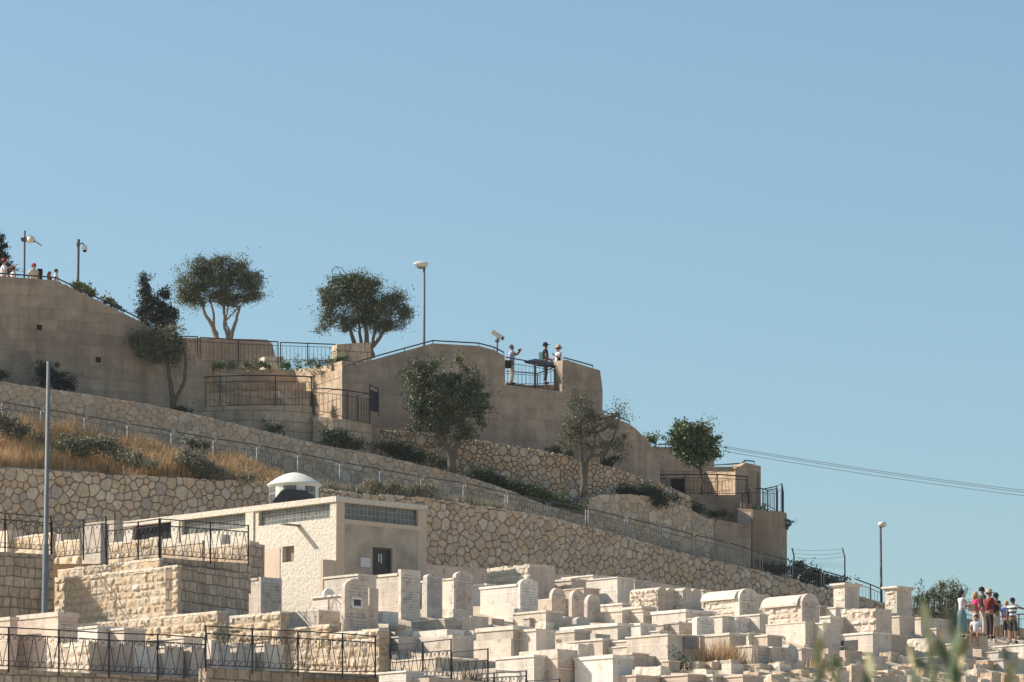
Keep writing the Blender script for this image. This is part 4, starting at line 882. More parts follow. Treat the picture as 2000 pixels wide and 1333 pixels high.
        mb = MB(); mb.obox(corner(.05, H-.1), SD*(L+.1), FD*(Wd+.1), Z*.05); mb.obox(corner(.10, H-.05), SD*(L+.2), FD*(Wd+.2), Z*.07); mb.build('cap', sm, t)
        if plinth:
            pxl, pxr, py0 = plinth; hp = -dn; mb = MB(); zz = zat(C, py0)-C.z; mb.obox(corner(.13, -dn-zz*0), SD*(L+.26), FD*(Wd+.26), Z*(dn+zz)); mb.build('plinth', sm, t)
        if text: inscription(t, C+FD*.05+Z*(H-.2), Wd-.1, (H-.3)*text, .045, sd)
    elif kind == 'slabrock':
        mb = MB(); rough_slab(mb, C-Z*.3, SD*max(L, .5), FD*Wd, Z*(H+.3), .05, .14, seed=sd); mb.build('slab', 'rough_lime', t)
    return t
TB = [
# upper rows, left to right (pixel columns of left end, near corner, right end; rows of top and foot)
('boxhead', 733, 783, 821, 1112, 1207, 'cream', 'tallest written headstone standing before the door of the stucco building', dict(bodytop=1119, rise=0, text=.95)),
('head', 826, 834, 864, 1120, 1203, 'grey', 'grey leaning headstone with faint writing, right of the building corner', dict(rise=.12, text=.95, lmin=.15)),
('box', 846, 886, 889, 1129, 1203, 'cream', 'cream panelled tomb between the grey leaning headstone and the arched one', dict(cap=.06)),
('head', 887, 890, 924, 1115, 1199, 'pink', 'arched headstone with many lines of writing, before the rough topped tomb', dict(rise=.18, text=.95, lmin=.16)),
('box', 803, 869, 902, 1208, 1240, 'grey', 'worn low tomb with vertical block joints, below the grey leaning headstone', dict(cap=.05, ov=.01)),
('box', 890, 920, 954, 1203, 1230, 'cream', 'low tomb with dark joint line, left of the big panelled arched tomb', dict(cap=0)),
('box', 915, 950, 966, 1140, 1170, 'white', 'white slab edge behind the big panelled arched tomb', dict(cap=.06)),
('rough', 952, 1035, 1084, 1104, 1152, 'pink', 'wide tomb topped by two courses of rounded rough blocks', dict(D=165, rt=.28)),
('boxhead', 938, 1016, 1051, 1129, 1215, 'white', 'big white panelled tomb with tall arched written headstone, centre', dict(bodytop=1140, rise=.22, text=.9, D=157.5)),
('box', 1051, 1076, 1090, 1169, 1195, 'cream', 'cream side of tomb behind the plain arched headstone', dict(cap=0)),
('head', 1075, 1078, 1105, 1147, 1203, 'pink', 'plain arched headstone right of the big panelled tomb', dict(lmin=.14, text=.35)),
('box', 1058, 1066, 1100, 1192, 1228, 'cream', 'small block tomb at right foot of the big panelled tomb', dict(cap=.07)),
('box', 1084, 1116, 1145, 1130, 1170, 'cream', 'boxy tomb with weathered front, right of the rough topped tomb', dict(cap=.08, D=166)),
('box', 1134, 1158, 1200, 1123, 1180, 'white', 'white tomb corner standing against the kerb below the rubble wall', dict(cap=.05, D=169)),
('box', 1159, 1206, 1238, 1127, 1180, 'white', 'tall bright white tomb with four side panels', dict(cap=.04, D=166)),
('box', 1234, 1240, 1272, 1133, 1175, 'grey', 'grey tomb end behind the tall bright white tomb', dict(cap=.06, D=168)),
('box', 1130, 1140, 1171, 1148, 1200, 'pink', 'brownish tomb front behind two small arched headstones', dict(cap=.04, D=163)),
('head', 1113, 1117, 1142, 1151, 1207, 'pink', 'left one of two arched headstones standing close together', dict(lmin=.16, text=.5)),
('head', 1143, 1147, 1173, 1160, 1214, 'pink', 'right one of two arched headstones standing close together', dict(lmin=.16, text=.8)),
('box', 1098, 1108, 1118, 1170, 1200, 'cream', 'narrow cream block left of the pair of arched headstones', dict(cap=0, lmin=.6)),
('head', 1096, 1099, 1124, 1203, 1222, 'grey', 'small bluish rounded stone below the plain arched headstone', dict(lmin=.2, text=.5, rise=.14)),
('head', 1122, 1126, 1152, 1204, 1224, 'grey', 'second small bluish rounded stone, below the arched pair', dict(lmin=.2, text=.5, rise=.14)),
('box', 1177, 1215, 1232, 1178, 1196, 'white', 'low white tomb with round knob before the scalloped tombs', dict(cap=.06)),
('box', 1212, 1253, 1281, 1184, 1200, 'cream', 'low cream tomb just before the first scalloped tomb', dict(cap=.08)),
('box', 1172, 1215, 1248, 1192, 1217, 'cream', 'long cream tomb with written front below the tall bright white tomb', dict(cap=.04, text=1)),
('box', 1244, 1256, 1288, 1193, 1218, 'cream', 'written tomb front right of the long cream tomb', dict(cap=.04, text=1)),
('scallop', 1230, 1285, 1321, 1146, 1194, 'pink', 'rough sided tomb with two lobed top, nearest the arched ones', dict(text=.4)),
('scallop', 1322, 1334, 1370, 1147, 1192, 'grey', 'shaded rough tomb with lobed top right of its lobed twin', dict(lmin=1.2)),
('box', 1360, 1374, 1388, 1152, 1195, 'pink', 'rough brownish stone end left of the first vaulted tomb', dict(cap=.05, D=166)),
('barrel', 1378, 1442, 1480, 1149, 1210, 'cream', 'cream vaulted tomb, left of two with rounded roofs', dict(yh=1170, text=.9, plinth=None)),
('box', 1470, 1480, 1497, 1161, 1205, 'pink', 'plain block behind the gap between the two vaulted tombs', dict(cap=.05, D=165)),
('box', 1478, 1484, 1500, 1199, 1234, 'cream', 'stepped small block left of the second vaulted tomb', dict(cap=.05)),
('barrel', 1495, 1564, 1598, 1159, 1218, 'pink', 'weathered vaulted tomb on a big panelled plinth', dict(yh=1183, text=.9, D=155.5)),
('box', 1496, 1573, 1602, 1214, 1262, 'cream', 'big panelled plinth block carrying the weathered vaulted tomb', dict(cap=.04, ov=.02)),
('box', 1595, 1601, 1621, 1183, 1212, 'pink', 'shaded block right behind the weathered vaulted tomb', dict(cap=.05)),
('pedestal', 1628, 1650, 1678, 1140, 1190, 'cream', 'first tall pedestal tomb with flared cap, left of the other', dict(D=163)),
('box', 1617, 1632, 1662, 1186, 1212, 'cream', 'stepped base block under the first tall pedestal tomb', dict(cap=.04, D=161.5)),
('box', 1600, 1622, 1658, 1203, 1236, 'white', 'white topped block right of the weathered vaulted tomb', dict(cap=.06)),
('box', 1597, 1608, 1642, 1216, 1270, 'cream', 'plain shaded block with bright narrow side, left of the notched rough tomb', dict(cap=.05)),
('rough', 1660, 1711, 1742, 1188, 1236, 'pink', 'rough sided tomb with smooth notched top between the pedestal tombs', dict(D=158, rt=.26)),
('box', 1637, 1705, 1741, 1234, 1281, 'white', 'white tomb with dark niche under the notched rough tomb', dict(cap=.07)),
('pedestal', 1729, 1752, 1781, 1146, 1206, 'cream', 'second tall pedestal tomb with flared cap, before the spiky shrubs', dict(D=163.5)),
('box', 1740, 1757, 1787, 1203, 1238, 'cream', 'stepped base block under the second tall pedestal tomb', dict(cap=.04, D=162)),
('box', 1728, 1740, 1772, 1239, 1282, 'pink', 'plain shaded tomb block below the second pedestal tomb', dict(cap=.05)),
('box', 1782, 1799, 1862, 1206, 1238, 'cream', 'long shaded slab tomb with white left end, before the shrubs', dict(cap=.05, lmin=.8)),
('box', 1823, 1829, 1872, 1227, 1262, 'pink', 'low shaded tomb left of the standing woman', dict(cap=.05, lmin=.5)),
('slabrock', 1773, 1815, 1832, 1246, 1278, 'white', 'rounded sunlit broken stone left of the visitors', dict()),
('box', 1931, 2000, 2060, 1258, 1284, 'white', 'long white slab tomb at the feet of the man in striped shirt', dict(cap=.05)),
('box', 1896, 1917, 1944, 1268, 1286, 'cream', 'small block at the feet of the seated boy', dict(cap=0)),
('box', 1942, 1950, 1988, 1272, 1296, 'grey', 'low grey block below the long white slab tomb', dict(cap=.04)),
('box', 1880, 1960, 2060, 1287, 1312, 'grey', 'long low grey slab at the right edge below the visitors', dict(cap=.05)),
('box', 1862, 1870, 1900, 1256, 1285, 'pink', 'shaded block left of the feet of the seated boy', dict(cap=.05, lmin=.5)),
# middle rows
('box', 930, 1002, 1042, 1222, 1282, 'cream', 'weathered grey topped tomb with written front, centre bottom', dict(cap=.13, text=.95)),
('box', 925, 998, 1000, 1247, 1312, 'cream', 'lower warm step along the weathered written tomb', dict(cap=0, D=143.5)),
('box', 1039, 1047, 1084, 1228, 1284, 'cream', 'plain shaded tomb end right of the weathered written tomb', dict(cap=.08)),
('box', 968, 1043, 1083, 1279, 1345, 'white', 'big clean white tomb below the weathered written tomb', dict(cap=.07)),
('box', 1084, 1089, 1127, 1268, 1345, 'pink', 'brown capped tomb with written front at the bottom edge', dict(cap=.28, text=.95, ov=.02)),
('slabrock', 1087, 1130, 1160, 1256, 1284, 'cream', 'rubbly low grave mound above the brown capped tomb', dict(D=144.5)),
('box', 1082, 1122, 1153, 1230, 1257, 'grey', 'low grey tomb above the rubbly grave mound', dict(cap=.08)),
('box', 1098, 1206, 1233, 1217, 1247, 'white', 'longest low white tomb with wide overhanging slab', dict(cap=.1, ov=.07)),
('box', 1155, 1163, 1192, 1238, 1250, 'grey', 'small shaded block before the longest low white tomb', dict(cap=0, lmin=.4)),
('box', 1232, 1251, 1281, 1217, 1241, 'white', 'white tapered tomb end right of the longest low tomb', dict(cap=.08)),
('box', 1278, 1339, 1396, 1190, 1226, 'white', 'long white tomb under the scalloped pair', dict(cap=.1)),
('box', 1280, 1296, 1326, 1219, 1236, 'cream', 'small flower box tomb before the long white tomb', dict(cap=.04)),
('box', 1322, 1326, 1353, 1215, 1237, 'grey', 'shaded block left of the bright little written headstone', dict(cap=.05, lmin=.5)),
('head', 1352, 1361, 1395, 1203, 1240, 'white', 'bright little rounded headstone with bold writing', dict(rise=.13, text=.8)),
('box', 1393, 1411, 1431, 1203, 1236, 'cream', 'cream block between the two little rounded headstones', dict(cap=.03)),
('head', 1427, 1436, 1480, 1205, 1235, 'white', 'little rounded headstone with bold writing below the cream vaulted tomb', dict(rise=.1, text=.8)),
('box', 1102, 1177, 1206, 1248, 1276, 'cream', 'weathered tomb with rubbly top, left of the grey ended tomb', dict(cap=.05)),
('box', 1205, 1226, 1256, 1250, 1278, 'cream', 'plain tomb end in the middle of the slope, grey front', dict(cap=.05)),
('box', 1255, 1267, 1297, 1258, 1286, 'cream', 'small tomb end with bright left strip, left of the plaque tomb', dict(cap=.04)),
('box', 1256, 1263, 1292, 1247, 1262, 'grey', 'dark grey block peeping over the small tomb end', dict(cap=0, lmin=.5)),
('box', 1224, 1304, 1334, 1238, 1303, 'cream', 'tall cream tomb left of the grey plaque', dict(cap=.05)),
('box', 1330, 1337, 1366, 1240, 1300, 'pink', 'tomb end carrying a dark grey plaque', dict(cap=.04, lmin=.9)),
('box', 1362, 1367, 1377, 1241, 1294, 'pink', 'narrow rusty tinted tomb strip right of the plaque tomb', dict(cap=0, lmin=.5)),
('box', 1156, 1235, 1265, 1275, 1305, 'pink', 'shaded tomb right behind the bright white bottom tomb', dict(cap=.06)),
('box', 1262, 1266, 1298, 1281, 1302, 'grey', 'dark low block below the small tomb end', dict(cap=0, lmin=.5)),
('box', 1125, 1197, 1235, 1279, 1350, 'white', 'largest bright white tomb with four panels at the bottom edge', dict(cap=.1)),
('slabrock', 1240, 1290, 1306, 1301, 1324, 'cream', 'rough flat slab right of the largest bright white tomb', dict()),
('box', 1235, 1242, 1288, 1318, 1352, 'pink', 'shaded tomb under the rough flat slab', dict(cap=.05)),
('box', 1285, 1343, 1378, 1316, 1352, 'pink', 'pinkish bottom tomb right of the rough flat slab', dict(cap=.05, text=1)),
('head', 1250, 1256, 1294, 1325, 1360, 'white', 'left one of two white arches at the bottom edge', dict(D=136.5, rise=.3)),
('head', 1298, 1303, 1335, 1327, 1360, 'white', 'right one of two white arches at the bottom edge', dict(D=136.5, rise=.3)),
('box', 1365, 1392, 1425, 1317, 1350, 'cream', 'bottom tomb below the grass tuft with cream end', dict(cap=.07)),
('slabrock', 1355, 1380, 1396, 1308, 1330, 'cream', 'small rough slab left of the bottom cream end', dict(D=141)),
('box', 1424, 1451, 1492, 1318, 1352, 'pink', 'shaded bottom tomb right of the cream ended one', dict(cap=.06)),
('box', 1371, 1425, 1458, 1236, 1294, 'cream', 'tomb behind the tuft of dry orange grass', dict(cap=.08)),
('box', 1430, 1469, 1500, 1260, 1297, 'white', 'white tomb with written front right of the dry grass tuft', dict(cap=.05, text=1)),
('slabrock', 1455, 1462, 1488, 1236, 1262, 'pink', 'dark rough block above the white written tomb', dict()),
('box', 1486, 1499, 1528, 1240, 1264, 'cream', 'small tomb left of the big panelled plinth block', dict(cap=.05)),
('box', 1499, 1509, 1541, 1263, 1297, 'cream', 'cream tomb end left of the dark round topped stone', dict(cap=.05)),
('head', 1530, 1535, 1560, 1259, 1298, 'grey', 'dark round topped stone below the big panelled plinth', dict(lmin=.3)),
('box', 1556, 1566, 1600, 1266, 1298, 'pink', 'rough edged shaded tomb right of the dark round topped stone', dict(cap=.05)),
('box', 1642, 1650, 1684, 1270, 1290, 'pink', 'small low pink block before the dark niche', dict(cap=0, lmin=.5)),
('box', 1608, 1618, 1640, 1266, 1288, 'pink', 'low shaded block left of the small low pink block', dict(cap=0, lmin=.5)),
# near the small iron fence
('box', 820, 873, 906, 1229, 1244, 'white', 'pale slab block lying across the tomb behind the small iron fence', dict(D=146, cap=0)),
('box', 822, 883, 925, 1240, 1294, 'cream', 'tomb with rusty streaked side behind the small iron fence', dict(D=145.4, cap=0)),
('box', 763, 778, 821, 1243, 1278, 'grey', 'shaded grey blocks behind the left panel of the small iron fence', dict(cap=.05, D=146)),
('slabrock', 756, 790, 824, 1232, 1250, 'cream', 'cracked slab edge above the shaded grey blocks', dict(D=147.5)),
('box', 745, 850, 970, 1284, 1330, 'cream', 'low wide kerb of the grave terrace behind the small iron fence', dict(D=141.5, cap=.04, lmin=.5)),
('box', 700, 793, 828, 1310, 1350, 'white', 'white slab tomb with fence shadow at the bottom edge', dict(D=135, cap=.05)),
('box', 780, 838, 950, 1324, 1352, 'pink', 'rough low kerb along the bottom under the small iron fence', dict(D=134.6, cap=0)),
('box', 744, 748, 778, 1194, 1214, 'white', 'thin pale slab left of the tallest written headstone foot', dict(cap=0, D=151.5, lmin=.5)),
('slabrock', 876, 884, 918, 1189, 1203, 'grey', 'dark broken slab at the foot of the arched written headstone', dict(D=156)),
# group before the stucco building
('boxhead', 448, 509, 550, 1127, 1200, 'grey', 'pale grey tomb with written front and diagonal shadow, left of the stucco building', dict(bodytop=1128, rise=0, text=.95, D=150)),
('box', 558, 622, 664, 1191, 1232, 'white', 'low long white tomb before the stucco building', dict(cap=.03, ov=.01, D=147.5)),
('box', 614, 674, 690, 1160, 1225, 'white', 'white tomb with overhanging slab and small arch, left of the windowed headstone', dict(cap=.06, ov=.06, D=148.4)),
('head', 628, 632, 654, 1149, 1175, 'white', 'small white arch resting on the overhanging slab', dict(D=149.6, lmin=.1)),
('box', 718, 721, 739, 1149, 1228, 'pink', 'pinkish worn stone right of the windowed headstone', dict(cap=0, D=148.6, lmin=.4)),
('box', 633, 699, 735, 1121, 1190, 'cream', 'cream tomb with slab top behind the windowed headstone', dict(cap=.07, D=151)),
('box', 430, 440, 462, 1189, 1200, 'grey', 'small grey slab left of the pale grey tomb', dict(cap=0, D=146, lmin=.4)),
# lower left enclosure
('box', 33, 112, 151, 1195, 1292, 'pink', 'broad pink tomb with slab and writing behind the lower left fence', dict(D=136, cap=.14, text=.35, ov=.03)),
('box', -60, 18, 33, 1205, 1295, 'pink', 'tomb cut by the left frame edge behind the lower fence', dict(D=136.5, cap=.1)),
('rough', 92, 174, 257, 1254, 1314, 'pink', 'rough sided tomb with large shaded end behind the lower left fence', dict(D=131.5, rt=.3)),
('box', 253, 264, 305, 1261, 1316, 'white', 'second tomb end from the rough sided one behind the lower fence', dict(D=132.5, cap=0)),
('box', 305, 321, 358, 1262, 1318, 'cream', 'tomb end with broken left edge behind the lower fence', dict(D=133, cap=.05)),
('box', 358, 374, 402, 1264, 1320, 'pink', 'tomb end just left of the fence step', dict(D=133.4, cap=0)),
('box', 152, 190, 240, 1222, 1265, 'white', 'bright slab topped tomb left of the sunlit hewn wall foot', dict(D=138.5, cap=.07)),
('box', 210, 242, 284, 1226, 1270, 'cream', 'second bright slab topped tomb at the foot of the hewn wall', dict(D=138.2, cap=.07)),
('box', 330, 358, 402, 1244, 1300, 'cream', 'slab topped tomb just behind the fence step post', dict(D=138, cap=.05)),
('box', 403, 412, 424, 1250, 1305, 'white', 'small white block at the fence step', dict(D=134, cap=0, lmin=.4)),
('box', 420, 425, 460, 1273, 1310, 'grey', 'shaded tomb end under the dry potted plant', dict(D=134.4, cap=0, lmin=1.2)),
('box', 455, 462, 497, 1256, 1310, 'grey', 'plain shaded tomb end right of the dry potted plant', dict(D=135, cap=.1, lmin=1.2)),
('box', 490, 516, 556, 1258, 1310, 'cream', 'cream tomb with shaded end before the sunlit rough wall', dict(D=135.5, cap=.05)),
('box', -40, 14, 41, 1036, 1062, 'pink', 'pinkish tomb end behind the upper left fence', dict(D=156, cap=0)),
('box', 120, 118, 140, 1043, 1070, 'cream', 'shaded tomb block behind the iron gate', dict(D=158, cap=0, lmin=1)),
('box', 160, 196, 212, 1023, 1086, 'grey', 'pale greenish slab tomb behind the iron gate', dict(D=151.2, cap=0, lmin=.3)),
('box', 205, 222, 240, 1016, 1060, 'grey', 'pale upright block left of the dark building opening', dict(D=160, cap=0)),
('box', 420, 432, 450, 1044, 1066, 'white', 'bright white triangular tomb end behind the last upper fence', dict(D=153.4, cap=0)),
]
TB += [
('box', 1008, 1016, 1032, 1197, 1214, 'grey', 'tiny grey block at the foot of the big panelled tomb', dict(cap=0, lmin=.3)),
('slabrock', 1054, 1066, 1082, 1215, 1229, 'grey', 'broken dark slab below the small block tomb', dict()),
('slabrock', 1160, 1176, 1196, 1247, 1262, 'cream', 'tumbled stone lump below the small shaded block', dict()),
('box', 1282, 1288, 1312, 1232, 1246, 'white', 'little stepped white block under the flower box tomb', dict(cap=.03, lmin=.4)),
('box', 1312, 1316, 1340, 1196, 1214, 'grey', 'grey stone stub before the long white tomb', dict(cap=0, lmin=.3, D=156)),
('slabrock', 1500, 1522, 1545, 1296, 1308, 'cream', 'flat chipped slab below the dark round topped stone', dict()),
('slabrock', 1585, 1605, 1632, 1286, 1300, 'cream', 'long chipped slab left of the small low pink block', dict()),
('box', 1690, 1700, 1730, 1281, 1298, 'pink', 'half buried pink block below the dark niche tomb', dict(cap=0, lmin=.5)),
('slabrock', 1740, 1762, 1782, 1280, 1296, 'cream', 'tilted rough slab below the plain shaded tomb block', dict()),
('box', 1804, 1812, 1846, 1284, 1302, 'grey', 'low grey grave edge in the rubble below the standing woman', dict(cap=.03, lmin=.6)),
('slabrock', 1850, 1872, 1890, 1294, 1308, 'cream', 'worn slab left of the long low grey slab', dict()),
('box', 1420, 1428, 1452, 1296, 1312, 'cream', 'small block right under the dry grass tuft', dict(cap=0, lmin=.4)),
('slabrock', 905, 925, 948, 1232, 1246, 'cream', 'loose slab below the low tomb with dark joint', dict()),
('box', 953, 960, 985, 1208, 1222, 'pink', 'little pink block just above the weathered written tomb', dict(cap=0, lmin=.3, D=156)),
('box', 1028, 1034, 1056, 1207, 1226, 'grey', 'dark narrow block beside the foot of the tall arched headstone', dict(cap=.03, lmin=.3)),
('slabrock', 1190, 1206, 1226, 1262, 1277, 'grey', 'grey broken slab between two plain tomb ends', dict()),
('box', 1300, 1306, 1328, 1290, 1312, 'cream', 'small cream stub below the tall cream tomb', dict(cap=.03, lmin=.3)),
('slabrock', 270, 292, 306, 1300, 1318, 'pink', 'broken stone lump between two tomb ends behind the lower fence', dict(D=132.2)),
]
for r_ in TB: tomb(*r_[:8], **r_[8])
# headstone with a little window
C = P(673, 1231, 147.2); H = zat(C, 1128)-C.z; Wd = solve(C, FD, 719)
t = empty('headstone', C, label='written headstone with curved shoulder and small framed window, before the stucco building', cat='headstone', group='stone tombs on the cemetery slope')
pr = [C-Z*.6, C+FD*Wd-Z*.6, C+FD*Wd+Z*H]+[C+FD*(Wd*.62*(1-math.sin(a)))+Z*(H-.32*(1-math.cos(a))) for a in [math.pi/2*i/7 for i in range(8)]]
mb = MB(); mb.prism(pr, SD*.16); mb.build('slab', 'slab_pink', t)
wa, wz = solve(C, FD, 685), zat(C, 1187)-C.z; ws = solve(C, FD, 706)-wa
mb = MB(); mb.obox(C+FD*wa+Z*wz+FN*.001, FD*ws, FN*.05, Z*.36); fr_ = mb.build('window_frame', 'slab_white', t)
mb = MB(); mb.obox(C+FD*(wa+.08)+Z*(wz+.08)+FN*.052, FD*(ws-.16), FN*.006, Z*.2); mb.build('pane', 'pane_niche_dark', fr_)
inscription(t, C+FD*.12+Z*(H-.12), Wd-.16, .62, .055, 77); inscription(t, C+FD*.04+Z*(wz-.06), Wd-.08, wz-.05, .06, 78)
# niche shade put into the colour of a near-black panel, and plaque
def patch(px0, py0, px1, py1, D, mat, name, label, cat):
    C = P(px0, py1, D); mb = MB(); mb.obox(C, FD*solve(C, FD, px1), FN*.02, Z*(zat(C, py0)-C.z)); tag(mb.build(name, mat), label, cat)
patch(1337, 1245, 1361, 1266, DG(1337, 1300)-.06, 'grey_plaque', 'plaque', 'dark grey square plaque set on a tomb end in the middle of the slope', 'plaque')
mb = MB(); C = P(1664, 1270, DG(1705, 1281)+.62); 
a = P(1705, 1281, DG(1705, 1281)); l0, l1 = solve(a, SD, 1675), solve(a, SD, 1641); z0, z1 = zat(a+SD*l0, 1270)-a.z, zat(a+SD*l0, 1250)-a.z
mb.obox(a+SD*l0+Z*z0, SD*(l1-l0), SN*.02, Z*(z1-z0)); tag(mb.build('niche_opening', 'pane_niche_dark'), 'dark rectangular opening in the white tomb below the notched rough tomb', 'opening')
# pebbles left on the tombs
rnd = random.Random(9)
tops = [o for o in bpy.data.objects if o.type == 'MESH' and o.name.startswith('cover_slab')]
proto = None
for i in range(60):
    o = rnd.choice(tops); bb = [v.co for v in o.data.vertices]; zt = max(v.z for v in bb); q = [v for v in bb if v.z > zt-.001]
    w = [rnd.random() for _ in q]; s_ = sum(w); p = Vector((0, 0, 0))
    for v, k in zip(q, w): p += v*(k/s_)
    if proto is None:
        mb = MB(); rough_slab(mb, Vector((-.035, -.03, -.005)), Vector((.07, 0, 0)), Vector((0, .06, 0)), Vector((0, 0, .045)), .01, .03); proto = pb = mb.build('pebble', 'field_stone')
    else: pb = proto.copy(); COL.objects.link(pb)
    pb.location = p; pb.rotation_euler = (0, 0, rnd.random()*6); k = rnd.uniform(.7, 1.7); pb.scale = (k, k, k)
    tag(pb, 'small pebble left by visitors on top of a tomb', 'pebble', 'pebbles left on the tomb tops')
# rubble stones at lower right, each a block of its own
rowsT = [(1560, 1860, 1278, 150), (1470, 1990, 1292, 148), (1400, 2010, 1306, 146), (1480, 2020, 1320, 144), (1440, 2020, 1333, 142), (1330, 1470, 1296, 144.5), (1345, 1480, 1306, 143)]
rnd = random.Random(31); sb = 0
sizew = {0: 'flat', 1: 'wide', 2: 'squarish', 3: 'small'}
zones = ['under the tomb with the dark niche', 'before the dark round topped stone', 'below the visitors', 'at the foot of the slope']
protos = []
for k in range(6):
    mb = MB(); w, d, h = [(.6, .4, .24), (.5, .45, .3), (.42, .4, .34), (.75, .45, .2), (.3, .35, .26), (.9, .5, .17)][k]
    rough_slab(mb, -FD*0-SD*0-Z*.05, SD*d, FD*w, Z*(h+.05), .035, .1, seed=k*7+1); protos.append((mb, w, h))
made = [None]*6
rown = {1278: 'topmost', 1292: 'second', 1306: 'third', 1320: 'fourth', 1333: 'lowest', 1296: 'short'}
kn = ['plain oblong', 'thick oblong', 'squarish', 'long low', 'small upright', 'longest flat']
for (x0, x1, y, D) in rowsT:
    x = x0
    while x < x1:
        k = rnd.randrange(6); mb, w, h = protos[k]; Dd = DG(x, y)+rnd.uniform(-.3, .3)
        if made[k] is None: o = made[k] = mb.build('stone_block', 'field_stone')
        else: o = made[k].copy(); COL.objects.link(o)
        o.location = P(x, y+6+rnd.uniform(-4, 4), Dd); o.rotation_euler = (0, 0, rnd.uniform(-.3, .3)); s_ = rnd.uniform(.8, 1.25); o.scale = (s_, s_, s_)
        nn = (x-x0)/(x1-x0); where = 'left end' if nn < .2 else 'left middle' if nn < .4 else 'centre' if nn < .6 else 'right middle' if nn < .8 else 'right end'
        tag(o, '%s rubble block in the %s row of tumbled stones at lower right, %s' % (kn[k], rown[y], where), 'stone block', 'tumbled rubble blocks at lower right'); sb += 1
        x += w*.724*ppm(Dd)*s_+rnd.uniform(-3, 9)
# ------------------------------------------------------------------ trees and plants
def leaves(name, mat, parent, blobs, D, n, size=.10, asp=.38, seed=1, clump=.16, dens=85, rz=None, up=0., shell=.55, kw=None):
    rs = np.random.RandomState(seed); vol = np.array([b[2]*b[3]*max(b[2], b[3]) for b in blobs], float)**.8; pr = vol/vol.sum(); m_ = ppm(D)
    nc = max(3, n//dens); bi = rs.choice(len(blobs), nc, p=pr); cen = np.array([tuple(P(b[0], b[1], D+(b[4] if len(b) > 4 else 0))) for b in blobs])
    rad = np.array([(b[2]/m_, min(b[2], b[3]*1.2)/m_*(rz or .8), b[3]/m_) for b in blobs])
    d = rs.normal(size=(nc, 3)); d /= np.linalg.norm(d, axis=1)[:, None]; r = rs.rand(nc)**shell
    C = cen[bi]+d*rad[bi]*r[:, None]*(.86+.22*rs.rand(nc)[:, None])
    ci = rs.randint(0, nc, n); cs = clump*(.5+rs.rand(nc))
    tilt = rs.normal(size=(nc, 3))*.9; tq = rs.normal(size=(n, 1)); p = C[ci]+(np.clip(rs.normal(size=(n, 3)), -2, 2)*.75+tilt[ci]*np.clip(tq, -2, 2))*cs[ci][:, None]*np.array([1, 1, .8])
    a = rs.normal(size=(n, 3)); a[:, 2] += up; a /= np.linalg.norm(a, axis=1)[:, None]
    b = np.cross(a, rs.normal(size=(n, 3))); b /= np.linalg.norm(b, axis=1)[:, None]
    s = size*(.6+.8*rs.rand(n))[:, None]
    V_ = np.stack([p-a*s*.5, p+b*s*asp*.5, p+a*s*.5, p-b*s*asp*.5], 1).reshape(-1, 3)
    return quads(name, mat, parent, V_, **(kw or {}))
def quads(name, mat, parent, V_, k=4, **kw):
    n = len(V_)//k; me = bpy.data.meshes.new(name); me.vertices.add(len(V_)); me.vertices.foreach_set('co', V_.astype(np.float32).ravel())
    me.loops.add(len(V_)); me.loops.foreach_set('vertex_index', np.arange(len(V_), dtype=np.int32)); me.polygons.add(n)
    me.polygons.foreach_set('loop_start', np.arange(0, len(V_), k, dtype=np.int32)); me.polygons.foreach_set('loop_total', np.full(n, k, dtype=np.int32))
    me.materials.append(M[mat]); me.update(calc_edges=True); o = bpy.data.objects.new(name, me); COL.objects.link(o)
    if parent: o.parent = parent; o.matrix_parent_inverse = Matrix.Translation(-parent.location)
    return tag(o, **kw)
def trunk(parent, D, limbs, mat='bark', name='trunk', seed=0):
    """limbs: list of (points[(px,py,dd)], r0, r1) joined in one mesh"""
    rnd = random.Random(seed); mb = MB()
    for pts, r0, r1 in limbs:
        Q = [P(p[0], p[1], D+(p[2] if len(p) > 2 else 0)) for p in pts]; out = [Q[0]]
        for a, b in zip(Q, Q[1:]):
            for k in (1, 2, 3): out.append(a.lerp(b, k/3)+Vector([rnd.uniform(-.035, .035) for _ in range(3)])*(k < 3))
        K = len(out); mb.tube(out, [r0+(r1-r0)*i/(K-1) for i in range(K)], 7)
    return mb.build(name, mat, parent)
def tree(label, base, D, limbs, blobs, n, lm, name='olive_tree', size=.1, asp=.38, seed=1, bark='bark', twigs=0, group=None, **kw):
    t = empty(name, P(base[0], base[1], D), label=label, cat='tree', group=group)
    rnd = random.Random(seed); lb = list(limbs)
    ends = [l[0][-1] for l in limbs]
    for i in range(twigs):      # thin branches reaching out into the crown
        b = rnd.choice(blobs); e = rnd.choice(ends); a = rnd.uniform(0, 6.28); q = rnd.uniform(.3, .95)
        lb.append(([e, ((e[0]+b[0])/2+rnd.uniform(-6, 6), (e[1]+b[1])/2, rnd.uniform(-.4, .4)), (b[0]+b[2]*q*math.cos(a), b[1]+b[3]*q*math.sin(a), rnd.uniform(-.7, .7))], .035, .008))
    trunk(t, D, lb, bark, seed=seed); leaves('crown', lm, t, blobs, D, n, size, asp, seed, **kw); return t
